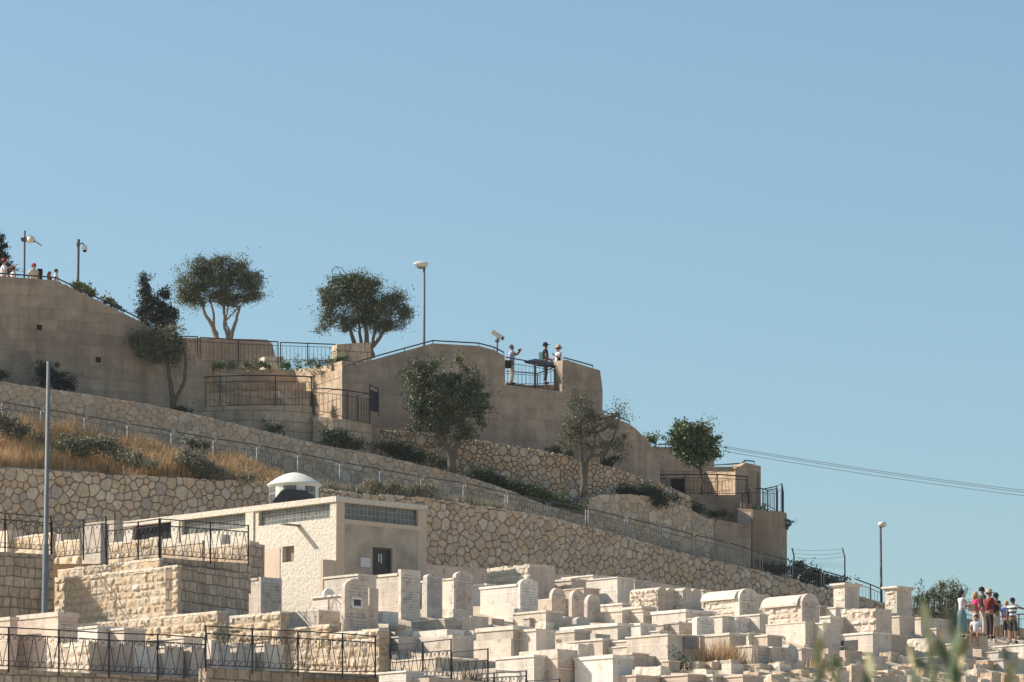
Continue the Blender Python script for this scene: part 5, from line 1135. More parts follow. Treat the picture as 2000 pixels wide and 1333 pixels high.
tree('twin trunked olive on the skyline above the upper railing', (436, 662), 207.5,
     [([(429, 672), (421, 655), (412, 632), (400, 612), (392, 590)], .13, .05), ([(424, 655), (418, 640), (417, 612), (408, 585)], .08, .04), ([(444, 672), (444, 655), (438, 632), (437, 600)], .11, .05), ([(447, 672), (453, 650), (462, 625), (468, 600)], .12, .05), ([(450, 655), (445, 640), (440, 628)], .06, .03)],
     [(376, 562, 28, 28), (392, 524, 26, 20), (408, 545, 22, 26), (434, 514, 24, 14), (440, 545, 26, 26), (478, 545, 26, 24), (492, 572, 20, 24), (362, 580, 16, 16), (468, 522, 18, 14), (352, 525, 7, 5), (455, 585, 28, 16), (388, 590, 18, 11), (424, 575, 16, 20), (505, 545, 9, 14), (350, 553, 9, 8)], 36000, 'leaf_olive', seed=3, dens=75, shell=.48, twigs=12, bark='bark_pale', size=.10, asp=.34, clump=.15)
tree('wind blown olive on the skyline left of the tall lamp post', (716, 690), 204,
     [([(692, 690), (690, 665), (684, 645), (670, 620)], .13, .05), ([(704, 690), (704, 660), (700, 630)], .1, .05), ([(718, 700), (722, 685), (736, 668), (752, 645), (762, 625)], .12, .05), ([(728, 700), (726, 680), (732, 650), (735, 620)], .1, .05), ([(716, 690), (716, 655), (712, 630)], .14, .07)],
     [(684, 576, 36, 30), (645, 585, 20, 28), (712, 562, 34, 24), (745, 600, 34, 30), (776, 586, 18, 22), (788, 612, 14, 20), (638, 620, 18, 18), (676, 628, 34, 18), (745, 636, 32, 12), (664, 552, 22, 12), (628, 642, 9, 9), (770, 566, 10, 7), (690, 543, 26, 9), (712, 610, 26, 26), (780, 636, 12, 9), (634, 572, 9, 10)], 42000, 'leaf_olive', seed=5, dens=75, shell=.48, twigs=16, size=.10, asp=.34, clump=.15)
mb = MB(); Q = [P(*q, 204) for q in ((662, 548), (650, 540), (648, 528), (656, 521), (668, 524), (674, 534))]; mb.tube(Q, .02, 4); mb.tube([Q[3], P(664, 530, 204), P(668, 545, 204)], .014, 4); mb.tube([Q[1], P(655, 535, 204), P(670, 540, 204)], .014, 4)
tw = mb.build('bare_twig', 'bark', bpy.data.objects['olive_tree.001'])
tree('dark leaning cypress behind the sloping ashlar wall', (315, 690), 198, [([(318, 700), (314, 650), (300, 600), (286, 550)], .14, .03)],
     [(281, 545, 7, 14), (286, 568, 12, 18), (291, 592, 18, 20), (296, 618, 26, 22), (316, 600, 16, 20), (322, 577, 14, 14), (328, 620, 20, 26), (332, 655, 16, 28), (305, 650, 28, 24), (276, 612, 14, 10), (338, 612, 10, 12), (279, 535, 4, 6)], 15000, 'leaf_cypress', name='cypress_tree', size=.13, asp=.3, seed=7, up=1.2, clump=.1, dens=40)
tree('dark conifer cut by the left frame edge behind the pointing person', (2, 580), 196, [([(-4, 600), (-4, 500), (-6, 440)], .13, .03)],
     [(-8, 470, 20, 12), (4, 462, 10, 4), (-4, 485, 22, 8), (14, 481, 11, 4), (-8, 505, 22, 14), (8, 500, 16, 6), (16, 511, 14, 4), (-2, 520, 30, 8), (18, 525, 16, 4)], 5000, 'leaf_cypress', name='conifer_tree', size=.13, asp=.3, seed=8, clump=.09)
tree('sparse forked olive in front of the upper left ashlar wall', (340, 806), 188.2,
     [([(339, 812), (338, 790), (335, 765), (330, 735), (326, 705), (318, 680)], .15, .05), ([(340, 790), (348, 770), (358, 750), (362, 720), (362, 690), (360, 678)], .1, .05), ([(326, 710), (330, 690), (338, 668)], .05, .03)],
     [(300, 665, 34, 26), (270, 672, 16, 20), (328, 655, 26, 26), (345, 700, 12, 22), (315, 695, 22, 16), (285, 690, 18, 12), (345, 672, 16, 14)], 9000, 'leaf_olive_brown', seed=9, twigs=10, size=.105, clump=.17)
tree('largest dense olive standing before the ashlar bastion', (882, 915), 191.3,
     [([(883, 925), (881, 895), (872, 872), (858, 850), (845, 820), (832, 790)], .2, .06), ([(884, 900), (890, 875), (900, 850), (906, 820)], .13, .05), ([(872, 872), (862, 850), (866, 815), (862, 780)], .08, .04)],
     [(826, 738, 30, 34), (820, 784, 26, 34), (824, 826, 18, 26), (840, 810, 30, 36), (870, 770, 40, 44), (905, 760, 40, 38), (925, 775, 28, 34), (895, 800, 36, 32), (868, 838, 24, 24), (934, 800, 18, 28), (906, 840, 20, 18), (815, 720, 16, 16), (848, 712, 14, 12), (808, 760, 14, 20), (940, 830, 7, 26)], 30000, 'leaf_olive', seed=11, shell=.58, twigs=12, size=.12, clump=.14, asp=.42)
tree('yellow green shoot rising above the crown of the largest olive', (898, 735), 192.2, [([(903, 740), (900, 715), (896, 695)], .03, .01)], [(897, 700, 6, 10), (903, 714, 8, 7), (893, 691, 4, 5)], 260, 'leaf_yellow', name='young_shoot', size=.13, seed=12)
tree('sparse olive with wide limbs before the right corner of the bastion', (1140, 962), 193.4,
     [([(1139, 970), (1140, 930), (1138, 905), (1134, 870), (1134, 830)], .15, .05), ([(1140, 930), (1146, 905), (1156, 890), (1180, 890), (1190, 870), (1205, 835), (1210, 810)], .1, .03), ([(1156, 892), (1160, 870), (1165, 845)], .05, .03)],
     [(1140, 800, 28, 26), (1120, 830, 26, 24), (1110, 862, 20, 18), (1155, 825, 26, 26), (1210, 805, 14, 16), (1195, 830, 20, 16), (1215, 815, 12, 10), (1185, 870, 26, 20), (1215, 860, 12, 16), (1130, 780, 18, 12), (1195, 800, 8, 8), (1150, 870, 20, 14)], 6800, 'leaf_olive_brown', seed=13, twigs=18, size=.10, clump=.19)
tree('round bright green tree on slim trunk at the lower lookout', (1370, 962), 205.6, [([(1369, 968), (1371, 945), (1369, 925), (1366, 905)], .07, .045), ([(1369, 912), (1380, 895), (1390, 880)], .035, .02), ([(1368, 910), (1355, 890), (1345, 870)], .035, .02)],
     [(1342, 855, 30, 26), (1330, 842, 18, 16), (1362, 850, 30, 24), (1380, 870, 24, 24), (1358, 882, 34, 18), (1375, 840, 14, 10), (1335, 868, 18, 16), (1392, 890, 10, 12), (1362, 900, 16, 8), (1413, 855, 4, 4), (1396, 858, 8, 6)], 15000, 'leaf_green', name='green_tree', size=.14, asp=.5, seed=15, clump=.14, twigs=6)
# bushes
def bush(label, blobs, D, n, lm, size=.1, seed=1, stems=3, asp=.4, name='bush', up=0, clump=.12, group=None):
    b0 = blobs[0]; yb = max(b[1]+b[3] for b in blobs); t = empty(name, P(b0[0], yb, D), label=label, cat='bush', group=group); rnd = random.Random(seed)
    lb = []
    for i in range(stems): b = rnd.choice(blobs); lb.append(([(b[0]+rnd.uniform(-3, 3), yb+3), (b[0]+rnd.uniform(-5, 5), b[1]+b[3]*.3), (b[0]+rnd.uniform(-b[2], b[2])*.6, b[1]-b[3]*.6)], .03, .008))
    trunk(t, D, lb, 'bark', 'stem', seed); leaves('foliage', lm, t, blobs, D, n, size, asp, seed, clump=clump, up=up); return t
bush('dark spiky bush against the upper left ashlar wall, behind the grey pole', [(105, 738, 34, 26), (85, 722, 16, 16), (130, 752, 20, 14), (110, 715, 10, 8)], 184.8, 4200, 'leaf_cypress', .15, 21, asp=.18, up=.8)
bush('dark bush cut by the left edge above the rubble wall', [(0, 738, 16, 10), (-12, 732, 14, 12)], 183.8, 900, 'leaf_dark', .1, 22)
bush('low bush at the foot of the sparse forked olive', [(352, 800, 16, 9), (364, 806, 10, 6)], 188, 700, 'leaf_dark', .1, 23)
bush('yellow green shrub on the sloping wall top, beside the dome camera pole', [(160, 565, 14, 8), (175, 572, 14, 8), (186, 579, 6, 5), (150, 561, 8, 5)], 188, 1000, 'leaf_yellow', .13, 24, asp=.6)
bush('small yellow green shrub lower down on the sloping wall top', [(216, 592, 8, 8), (224, 600, 7, 6), (212, 588, 4, 5)], 188.6, 420, 'leaf_yellow', .13, 25, asp=.6)
for i, (bl, s_, l) in enumerate([([(430, 713, 22, 5), (455, 714, 18, 5)], 31, 'left clump of low shrubs along the planted ledge'), ([(500, 711, 20, 9), (482, 713, 14, 6), (520, 714, 14, 5)], 32, 'tallest clump of low shrubs along the planted ledge'), ([(560, 714, 22, 5), (590, 713, 18, 6)], 33, 'middle clump of low shrubs on the planted ledge, below the sky railing'), ([(625, 709, 20, 8), (645, 706, 16, 9), (608, 711, 12, 6)], 34, 'right clump of low shrubs on the planted ledge'), ([(668, 707, 14, 8), (680, 712, 8, 6)], 35, 'last low shrub of the planted ledge, before the hewn wall')]):
    bush(l, bl, 198.2+.9*(i in (1, 2)), 1100, 'leaf_green', .09, s_, stems=1, group='low shrubs along the planted ledge')
bush('small dark shrub on the balcony wall foot', [(540, 838, 16, 8), (552, 844, 8, 5)], 189.7, 500, 'leaf_dark', .1, 41)
bush('round dark shrub below the stair railing', [(662, 856, 30, 18), (690, 868, 26, 12), (645, 850, 14, 12)], 189.8, 3800, 'leaf_dark', .1, 42)
bush('dark shrub spreading at the left end of the dry stone wall', [(770, 876, 28, 15), (795, 884, 30, 15), (820, 895, 20, 10), (745, 872, 14, 8)], 191.2, 4200, 'leaf_dark', .1, 43)
bush('shrub behind the trunk of the largest olive', [(845, 898, 22, 14), (865, 905, 16, 10)], 191.9, 1200, 'leaf_olive_brown', .1, 44)
bush('long green hedge under the dry stone wall, left part', [(935, 928, 30, 10), (970, 938, 32, 14), (1005, 952, 30, 14)], 192.4, 5200, 'leaf_dark', .1, 45, group='hedges along the hillside planters')
bush('brighter green hedge part reaching down to the path', [(1040, 962, 30, 15), (1075, 972, 30, 13), (1105, 984, 24, 9), (1128, 992, 12, 6)], 193, 5200, 'leaf_green', .1, 46, group='hedges along the hillside planters')
bush('long dark hedge above the pale smooth rubble wall, left part', [(1195, 960, 26, 9), (1230, 962, 30, 14), (1265, 968, 28, 14), (1300, 976, 26, 14)], 196.4, 6500, 'leaf_dark', .1, 47, group='hedges along the hillside planters')
bush('long dark hedge above the pale smooth rubble wall, right part', [(1330, 984, 26, 13), (1355, 996, 20, 10), (1400, 1004, 22, 8), (1425, 1012, 12, 5)], 199.2, 4200, 'leaf_dark', .1, 48, group='hedges along the hillside planters')
bush('small dark bush at the foot of the bastion behind the largest olive', [(808, 838, 24, 7), (835, 838, 12, 7)], 194.6, 900, 'leaf_dark', .1, 49)
bush('low dark bush at the wall foot behind the sparse olive', [(1085, 880, 14, 8), (1105, 886, 14, 7)], 196.3, 700, 'leaf_dark', .1, 50)
bush('dark bush right of the sparse olive under the stepped wall', [(1195, 898, 14, 12), (1180, 905, 12, 8)], 198.6, 900, 'leaf_dark', .1, 51)
bush('small pale green bush beside the short handrail', [(1268, 860, 12, 9), (1278, 866, 8, 5)], 211.5, 500, 'leaf_green', .12, 52)
bush('plant tufts under the rounded bastion railing', [(1490, 990, 10, 6), (1482, 992, 6, 4)], 204, 300, 'leaf_green', .09, 53)
bush('dark plant drooping from the outer edge of the rounded bastion', [(1538, 1024, 4, 8), (1536, 1015, 3, 4)], 207, 160, 'leaf_dark', .12, 54)
bush('dark shrub strip along the foot of the right lookout walls, behind the barrier panels', [(1455, 1096, 20, 8), (1490, 1106, 24, 10), (1525, 1114, 24, 12)], 203.8, 3000, 'leaf_dark', .1, 55)
bush('dark green shrub behind the barrier panels against the sky, left of the wire post', [(1560, 1116, 16, 18), (1585, 1124, 20, 18), (1608, 1130, 16, 16)], 204.2, 4200, 'leaf_dark', .13, 56, up=.5)
bush('thin shrub behind the wire post at the end of the railings', [(1630, 1138, 14, 12), (1645, 1146, 12, 8)], 204.6, 800, 'leaf_olive', .12, 57, up=.5)
for i, (x, y, w, h) in enumerate([(1795, 1180, 12, 22), (1818, 1172, 18, 28), (1835, 1165, 12, 22), (1857, 1172, 14, 28), (1872, 1180, 14, 30), (1846, 1192, 16, 20)]):
    bush(['spiky grey green shrub right beside the second pedestal tomb', 'widest spiky shrub in the row left of the visitors', 'tallest spiky shrub top left of the visitors', 'spiky shrub behind the dark sloping railing', 'spiky shrub just behind the woman with long skirt', 'low spiky shrub at the foot of the row'][i], [(x, y+4, w*.35, h*.9), (x+5, y-h*.8, 3.5, h*.5), (x-7, y-h*.35, 3.5, h*.5), (x+10, y-h*.1, 3.5, h*.6), (x, y+h*.9, w*.7, h*.35)], 187+i*.7, 750, 'leaf_olive', .17, 60+i, asp=.2, up=1.0, stems=7, name='spiky_shrub', group='spiky shrubs left of the visitors')
# shrubs on the dry slope
for i, (x, y, w) in enumerate([(70, 862, 20), (290, 905, 18), (318, 890, 14), (100, 895, 18), (480, 930, 16)]):
    bush(['grey green scrub clump left of the grey pole foot', 'small scrub clump above the pale boulder', 'scrub clump upper right of the pale boulder', 'scrub clump low in the grass right of the grey pole', 'scrub clump near the right end of the dry grass', 'scrub clump under the olive green bush', 'scrub clump under the pale flowering bush', 'scrub clump just right of the pale boulder'][i], [(x, y, w, 8), (x+w*.6, y+3, w*.6, 6)], 175.6+x*.007+ (0 if y > 895 else 1.6), 900, ['leaf_grey', 'dry_weed', 'leaf_olive_brown'][i % 3], .12, 300+i, asp=.2, up=.6, group='scrub clumps in the dry grass')
bush('pale flowering weed bush at the left edge of the dry slope', [(18, 832, 30, 22), (40, 842, 22, 16), (0, 822, 20, 14)], 176.6, 3800, 'leaf_grey', .1, 71)
bush('dark green bush in the dry grass, right of the grey pole', [(140, 868, 26, 20), (165, 875, 26, 18)], 176.6, 3600, 'leaf_olive', .1, 72)
bush('olive green bush in the dry grass beside the dark one', [(205, 870, 28, 16), (228, 880, 16, 12)], 176.8, 3000, 'leaf_olive_brown', .1, 73)
bush('brown dried bush in the middle of the dry grass', [(245, 895, 26, 16), (268, 900, 18, 12)], 176.6, 2600, 'dry_weed', .12, 74)
bush('grey green spiky bush at the right of the dry grass', [(378, 900, 28, 22), (400, 912, 26, 16), (355, 892, 16, 14), (425, 922, 16, 10)], 178.6, 5200, 'leaf_grey', .13, 75, asp=.2, up=.6)
bush('brownish bush above the grey green spiky bush', [(395, 872, 20, 10), (378, 868, 12, 8)], 181, 1400, 'leaf_olive_brown', .1, 76)
for i, (x, w) in enumerate([(722, 26), (760, 28), (798, 28), (832, 26)]):
    bush(['leftmost', 'second', 'third', 'rightmost'][i]+' dry grey weed bush on the rubble wall top right of the white dome', [(x, I(YA, x)-14, w, 13), (x+8, I(YA, x)-20, w*.6, 10)], I(DA, x)+1.2, 1900, 'dry_weed', .15, 80+i, asp=.12, up=.8, group='dry weed bushes on the rubble wall top')
def blades(name, mat, px0, px1, n, h, w, seed, dens, lo=0., hi=1., label='', dA=.7):
    rs = np.random.RandomState(seed); out = []
    rnd = random.Random(seed)
    k = 0
    while k < n:
        x = rnd.uniform(px0, px1); s = rnd.uniform(lo, hi)**1.2
        a = P(x, I(YA, x)+2, I(DA, x)+dA); b = P(x, I(YRT, x)+47, I(DR, x)+.1); q = a.lerp(b, s)
        m = noise.noise(Vector((q.x*.55, q.y*.6, seed)))
        if m < rnd.uniform(-.45, .30)-dens: continue
        hh = h*rnd.uniform(.5, 1.25)*(1+.7*m)*min(1, (560-x)/140+.25 if x < 560 else .3 if name == 'dry_grass' else 1)
        l = Vector((rnd.uniform(-.3, .38), rnd.uniform(-.25, .25), 1))*hh; t = Vector((rnd.uniform(-1, 1), rnd.uniform(-1, 1), 0)).normalized()*w*rnd.uniform(.6, 1.3)
        out += [q-t-Z*.05, q+t-Z*.05, q+l]; k += 1
    return quads(name, mat, None, np.array([tuple(v) for v in out]), 3, label=label, cat='grass', kind='stuff')
blades('dry_grass', 'dry_grass', -120, 560, 30000, .62, .014, 5, .12, label='dry orange grass covering the slope above the big rubble wall')
blades('dry_weeds', 'dry_weed', 540, 1000, 5000, .32, .014, 6, .1, label='thin dry weeds on top of the big rubble wall right of the dome', hi=.7)
def tuft(label, px, py, D, n, h, spread, seed, mat='dry_grass'):
    rnd = random.Random(seed); c = P(px, py, D); out = []
    for i in range(n):
        q = c+Vector((rnd.gauss(0, spread*.4), rnd.gauss(0, spread*.3), 0)); l = Vector((rnd.gauss(0, .42), rnd.gauss(0, .3), 1)).normalized()*h*rnd.uniform(.4, 1.1); t = Vector((rnd.uniform(-1, 1), rnd.uniform(-1, 1), 0)).normalized()*.012
        out += [q-t-Z*.08, q+t-Z*.08, q+l]
    o = quads('grass_tuft', mat, None, np.array([tuple(v) for v in out]), 3, label=label, cat='grass')
tuft('tuft of dry orange grass before a cream tomb in the middle of the slope', 1408, 1297, DG(1408, 1297)-.3, 620, .95, 1.0, 1)
tuft('low dry grass at the foot of the grey plaque tomb', 1345, 1300, DG(1345, 1304)-.2, 120, .35, .5, 2, 'dry_weed')
tuft('small dry tuft beside the pier at the end of the lower fence', 778, 1232, 148.6, 90, .3, .35, 3)
tuft('dry grass behind the low right panel of the small iron fence', 918, 1328, 138.8, 160, .5, .5, 4, 'dry_weed')
tuft('dry stalks beside the dark niche tomb', 1600, 1300, 142.5, 80, .4, .5, 6)
bush('small green weeds at the foot of the plaque tomb', [(1330, 1290, 10, 12), (1342, 1298, 12, 6), (1322, 1300, 8, 5)], DG(1330, 1304)-.5, 420, 'leaf_dark', .09, 90)
mb = MB(); rnd = random.Random(77)
for i in range(420):
    px = rnd.uniform(760, 1990); py = rnd.uniform(1190, 1335); D = DG(px, py); q = zfix(px, D, 0); q.z = zground(px, D)-.02; k = rnd.uniform(.05, .17)
    rough_slab(mb, q, Vector((k, 0, 0)), Vector((0, k*.8, 0)), Z*k*.7, k*.2, k*.5, seed=i)
mb.build('loose_stones', 'rough_lime', label='loose stones and chips scattered between the tombs', cat='stones', kind='stuff')
for i, (x, y, k) in enumerate([(325, 918, .3), (190, 905, .16), (60, 903, .2), (455, 930, .22), (290, 925, .15)]):
    D = I(DA, x)+1.0; mb = MB(); rough_slab(mb, P(x, y+4, D), Vector((k, 0, 0)), Vector((0, k, 0)), Z*k*.8, .04, .08, seed=i); mb.build('field_stone', 'rough_lime', label=['pale boulder lying in the dry grass above the big rubble wall', 'small stone in the dry grass below the dark green bush', 'stone in the dry grass left of the grey pole', 'stone in the dry grass near its right end', 'little stone left of the pale boulder in the dry grass'][i], cat='stone')
# dry potted plant on a tomb end
t = empty('potted_plant', P(436, 1273, 134.7), label='dried brown plant in a stone trough behind the fence step', cat='plant')
mb = MB(); mb.obox(P(424, 1273, 134.6), FD*.5, SD*.3, Z*.22); mb.build('trough', 'slab_grey', t)
leaves('dry_foliage', 'dry_weed', t, [(436, 1240, 9, 22), (440, 1222, 7, 12)], 134.9, 700, .09, .25, 91)
trunk(t, 134.9, [([(436, 1270), (438, 1240), (434, 1222)], .025, .008)], 'bark', 'stem')
# foreground shrub close to the camera, out of focus
fg = [(1598, 1243, 9), (1640, 1304, 8), (1800, 1268, 10), (1812, 1222, 8), (1822, 1296, 10), (1858, 1240, 9), (1872, 1218, 9), (1866, 1262, 9), (1846, 1290, 10), (1968, 1290, 8), (1705, 1322, 7), (1785, 1304, 9)]
t = empty('foreground_shrub', P(1780, 2150, 12), label='blurred green and yellow shrub shoots close to the camera at bottom right', cat='shrub')
rnd = random.Random(4); mb = MB(); pts = []
for (x, y, w) in fg:
    D = 12+rnd.uniform(-.9, .9); base = P(x+rnd.uniform(-40, 40), 2160, D); top = P(x, y+10, D); mid = base.lerp(top, .6)+Vector((rnd.uniform(-.03, .03), 0, 0)); mb.tube([base, mid, top], [.008, .006, .003], 5)
    out = []
    for k in range(6):
        f = .84+.03*k; q = base.lerp(top, f) if k < 5 else top; a = Vector((rnd.uniform(-.5, .5), rnd.uniform(-.5, .5), 1)).normalized(); l = .075*rnd.uniform(.7, 1.3); b = a.cross(Vector((rnd.uniform(-1, 1), rnd.uniform(-1, 1), 0))).normalized()*.014*rnd.uniform(.8, 1.3); pts += [q, q+a*l*.5+b, q+a*l, q+a*l*.5-b]
mb.build('stems', 'leaf_green', t); quads('leaves', 'cactus_bud', t, np.array([tuple(v) for v in pts]))
# ------------------------------------------------------------------ poles, lamps, cables
def pole(t, px, y0, y1, D, r0, r1, mat, name='pole'): 
    a, b = P(px, y1, D), P(px, y0, D); b = Vector((a.x, a.y, b.z)); mb = MB(); mb.lathe(Vector((a.x, a.y, 0)), [(r0, a.z), (r1, b.z), (0, b.z)], 10); return mb.build(name, mat, t), a, b
t = empty('lamp_pole', P(87, 1195, 143), label='tall plain grey pole with thicker foot at the far left, no lamp', cat='pole')
_, a, b = pole(t, 87, 706, 1240, 143, .085, .06, 'pole_grey'); mb = MB(); q = P(87, 1066, 143).z; mb.lathe(Vector((a.x, a.y, 0)), [(.1, a.z), (.1, q), (.085, q+.05)], 12); mb.build('pole_sleeve', 'pole_grey', t)
def lamp(label, px, y0, y1, D, head, mat='pole_dark', yaw=0, r=.06):
    t = empty('street_lamp', P(px, y1, D), label=label, cat='street lamp'); _, a, b = pole(t, px, y0, y1+8, D, r*1.2, r, mat)
    head(t, b); return t
def head_cobra(t, b):
    mb = MB(); ax = Vector((-1, 0, .07)).normalized(); c = b+Vector((.16, 0, -.02)); mb.lathe(c+Z*.03, [(0, 0), (.11, .01), (.13, .1), (.14, .3), (.11, .48), (.06, .6), (0, .64)], 14, ax=ax); mb.build('lamp_housing', 'lamp_white', t)
    mb = MB(); mb.tube([b-Z*.15, b+Z*.06], .07, 8); mb.build('bracket', 'pole_dark', t)
    mb = MB(); mb.lathe(c+ax*.33-Z*.09, [(0, -.16), (.09, -.1), (.1, 0), (.07, .12), (0, .17)], 12, ax=ax); mb.build('lens', 'galv', t)
lamp('tall street lamp with white horizontal head above the bastion ramp', 828, 518, 675, 200.5, head_cobra, 'pole_grey', r=.055)
def head_ball(t, b):
    mb = MB(); mb.lathe(b+Vector((.08, 0, .02)), [(0, -.14), (.15, -.1), (.2, 0), (.16, .1), (0, .15)], 14); mb.build('lamp_housing', 'lamp_white', t)
    mb = MB(); mb.tube([b-Z*.2, b+Vector((.05, 0, 0))], .05, 6); mb.build('bracket', 'pole_dark', t)
lamp('dark street lamp with pale round head near the right end of the hill', 1722, 1026, 1215, 203.6, head_ball, 'pole_dark', r=.05)
def head_leaf(t, b):
    c = b-Z*.38; mb = MB(); rough = [c+Vector((-.16, -.05, .08)), c+Vector((.1, -.05, .09)), c+Vector((.32, -.05, .02)), c+Vector((.5, -.05, -.1)), c+Vector((.3, -.05, -.1)), c+Vector((-.14, -.05, -.06))]
    mb.prism(rough, Vector((0, .16, 0))); mb.build('lamp_housing', 'pole_dark', t)
    mb = MB(); mb.lathe(c+Vector((.26, .02, -.02)), [(0, -.13), (.16, -.08), (.19, 0), (.15, .12), (.05, .2), (0, .22)], 12, ax=Vector((-.3, 0, 1))); mb.build('lamp_globe', 'lamp_white', t)
    mb = MB(); mb.tube([c+Vector((.42, 0, -.05)), c+Vector((.72, 0, -.26))], .022, 5); mb.build('arm', 'pole_dark', t)
lamp('street lamp with drooping winged head above the visitors at upper left', 46, 451, 590, 190.5, head_leaf, 'pole_dark', r=.045)
t = empty('camera_pole', P(152, 575, 189.5), label='dark pole with white dome camera above the sloping ashlar wall', cat='camera pole')
_, a, b = pole(t, 151.5, 469, 580, 189.5, .065, .06, 'pole_dark'); mb = MB(); mb.tube([b+Z*.02, b-Z*.28], .075, 8); mb.build('collar', 'pole_dark', t)
mb = MB(); mb.tube([b-Z*.18, b+Vector((.18, 0, -.14)), b+Vector((.26, 0, -.24))], .03, 6); mb.build('bracket', 'pole_grey', t)
mb = MB(); mb.lathe(b+Vector((.27, 0, -.42)), [(.1, -.02), (.115, .06), (.1, .14), (.05, .2), (0, .21)], 14); c_ = mb.build('dome_camera', 'lamp_white', t); mb = MB(); mb.lathe(b+Vector((.27, 0, -.44)), [(0, -.09), (.06, -.07), (.09, 0)], 12); mb.build('lens', 'lens', c_)
t = empty('surveillance_camera', P(971, 690, 197.2), label='white box surveillance camera tilted on a short dark post beside the sightseers', cat='camera')
_, a, b = pole(t, 971, 661, 690, 197.2, .04, .04, 'pole_dark', 'post'); ax = Vector((.82, 0, -.52)).normalized(); mb = MB(); s0 = P(961.5, 648, 197.2); l = .5
u_ = Vector((.52, 0, .82)).normalized(); mb.obox(s0+u_*-.09-Vector((0, .09, 0)), ax*l, Vector((0, .18, 0)), u_*.17); mb.build('housing', 'lamp_white', t)
mb = MB(); mb.obox(s0+ax*(l+.002)+u_*-.085-Vector((0, .085, 0)), ax*.09, Vector((0, .17, 0)), u_*.15); mb.build('lens_hood', 'pole_dark', t); mb = MB(); mb.tube([b-Z*.1, b+Vector((.08, 0, .05)), s0+ax*.36-u_*.06], .03, 6); mb.tube([b+Vector((-.1, 0, -.1)), b+Vector((.1, 0, -.12))], .06, 6); mb.build('mount', 'pole_grey', t)
# slanted information table at the lookout
t = empty('information_table', P(1060, 760, 197.9), label='dark slanted information table on the lookout railing before the man in black cap', cat='table')
mb = MB(); q = [P(1024, 709, 198.2), P(1046, 704, 199.3), P(1092, 713, 199.2), P(1084, 719, 198.0), P(1050, 716, 197.7)]; mb.prism(q, Z*.07); mb.build('table_top', 'black_plastic', t)
for x, d_ in ((1045, 198.0), (1086, 198.3)): mb = MB(); mb.tube([P(x, 762, d_), P(x, 714, d_)], .04, 5); mb.build('leg', 'iron', t)
def cable(label, pts, r=.012, mat='cable', seg=14):
    a, b = P(*pts[0]), P(*pts[-1]); sag = pts[1]; mb = MB(); mb.tube([a.lerp(b, i/seg)-Z*sag*4*(i/seg)*(1-i/seg) for i in range(seg+1)], r, 4, cap=False); o = mb.build('overhead_cable', mat, label=label, cat='cable', group='overhead cables')
cable('topmost of the three overhead cables running down to the right edge', [(1255, 844, 214), .2, (2120, 972, 236)], .014)
cable('middle one of the three overhead cables, close under the topmost', [(1255, 847, 214.5), .2, (2120, 976, 236)], .014)
cable('lowest of the three overhead cables, apart from the other two', [(1255, 853, 213.5), .2, (2120, 983, 235)], .014)
for i, (pts, l) in enumerate([([(1547, 1071), (1551, 1086), (1551, 1128)], 'thin bent wire fence post at the tip of the rounded bastion'), ([(1645, 1070), (1650, 1088), (1651, 1160)], 'thin bent wire fence post left of the dark street lamp')]):
    mb = MB(); mb.tube([P(x, y, 203.6) for x, y in pts], .034, 5); o = tag(mb.build('wire_post', 'pole_dark'), l, 'post', 'bent wire fence posts')
mb = MB()
for k in range(3): mb.tube([P(1548+k, 1074+7*k, 203.6).lerp(P(1646+k, 1073+7*k, 203.6), i/8)-Z*(.05+.03*k)*(i/8)*(1-i/8)*4 for i in range(9)], .008, 3, cap=False)
o = tag(mb.build('barbed_wire', 'wire'), 'thin sagging barbed wire strands between two bent posts', 'wire')
mb = MB(); rr_ = []
for i in range(150): a = i*.9; rr_.append(P(1552+i*.64, 1112-8*math.sin(i/150*2.6), 203.6)+Vector((0, .25*math.cos(a), .15*math.sin(a))))
mb.tube(rr_, .0035, 3, cap=False); tag(mb.build('razor_wire_coil', 'wire'), 'loose coil of wire between the bent posts above the railing', 'wire')
mb = MB(); mb.tube([P(1650, 1122, 203.5), P(1640, 1136, 203)], .03, 4); tag(mb.build('post_brace', 'pole_dark'), 'short dark brace leaning on the foot of the right bent post', 'brace')
# ------------------------------------------------------------------ people
def skinmesh(name, verts, edges, rad, mat, parent, sub=1, root=0):
    me = bpy.data.meshes.new(name); me.from_pydata(verts, edges, []); o = bpy.data.objects.new(name, me); COL.objects.link(o)
    md = o.modifiers.new('s', 'SKIN'); md.use_smooth_shade = True; sk = me.skin_vertices[0].data
    for i, r in enumerate(rad): sk[i].radius = r if isinstance(r, tuple) else (r, r); sk[i].use_root = False
    seen = set(); adj = {i: [] for i in range(len(verts))}
    for a, b in edges: adj[a].append(b); adj[b].append(a)
    for i in [root]+list(range(len(verts))):
        if i in seen: continue
        sk[i].use_root = True; st = [i]
        while st:
            j = st.pop()
            if j in seen: continue
            seen.add(j); st += adj[j]
    sb_ = o.modifiers.new('u', 'SUBSURF'); sb_.levels = sb_.render_levels = sub
    bpy.context.view_layer.update(); m2 = bpy.data.meshes.new_from_object(o.evaluated_get(bpy.context.evaluated_depsgraph_get()))
    o.modifiers.clear(); o.data = m2; bpy.data.meshes.remove(me); m2.name = name; m2.materials.clear(); m2.materials.append(M[mat]); o.parent = parent; return o
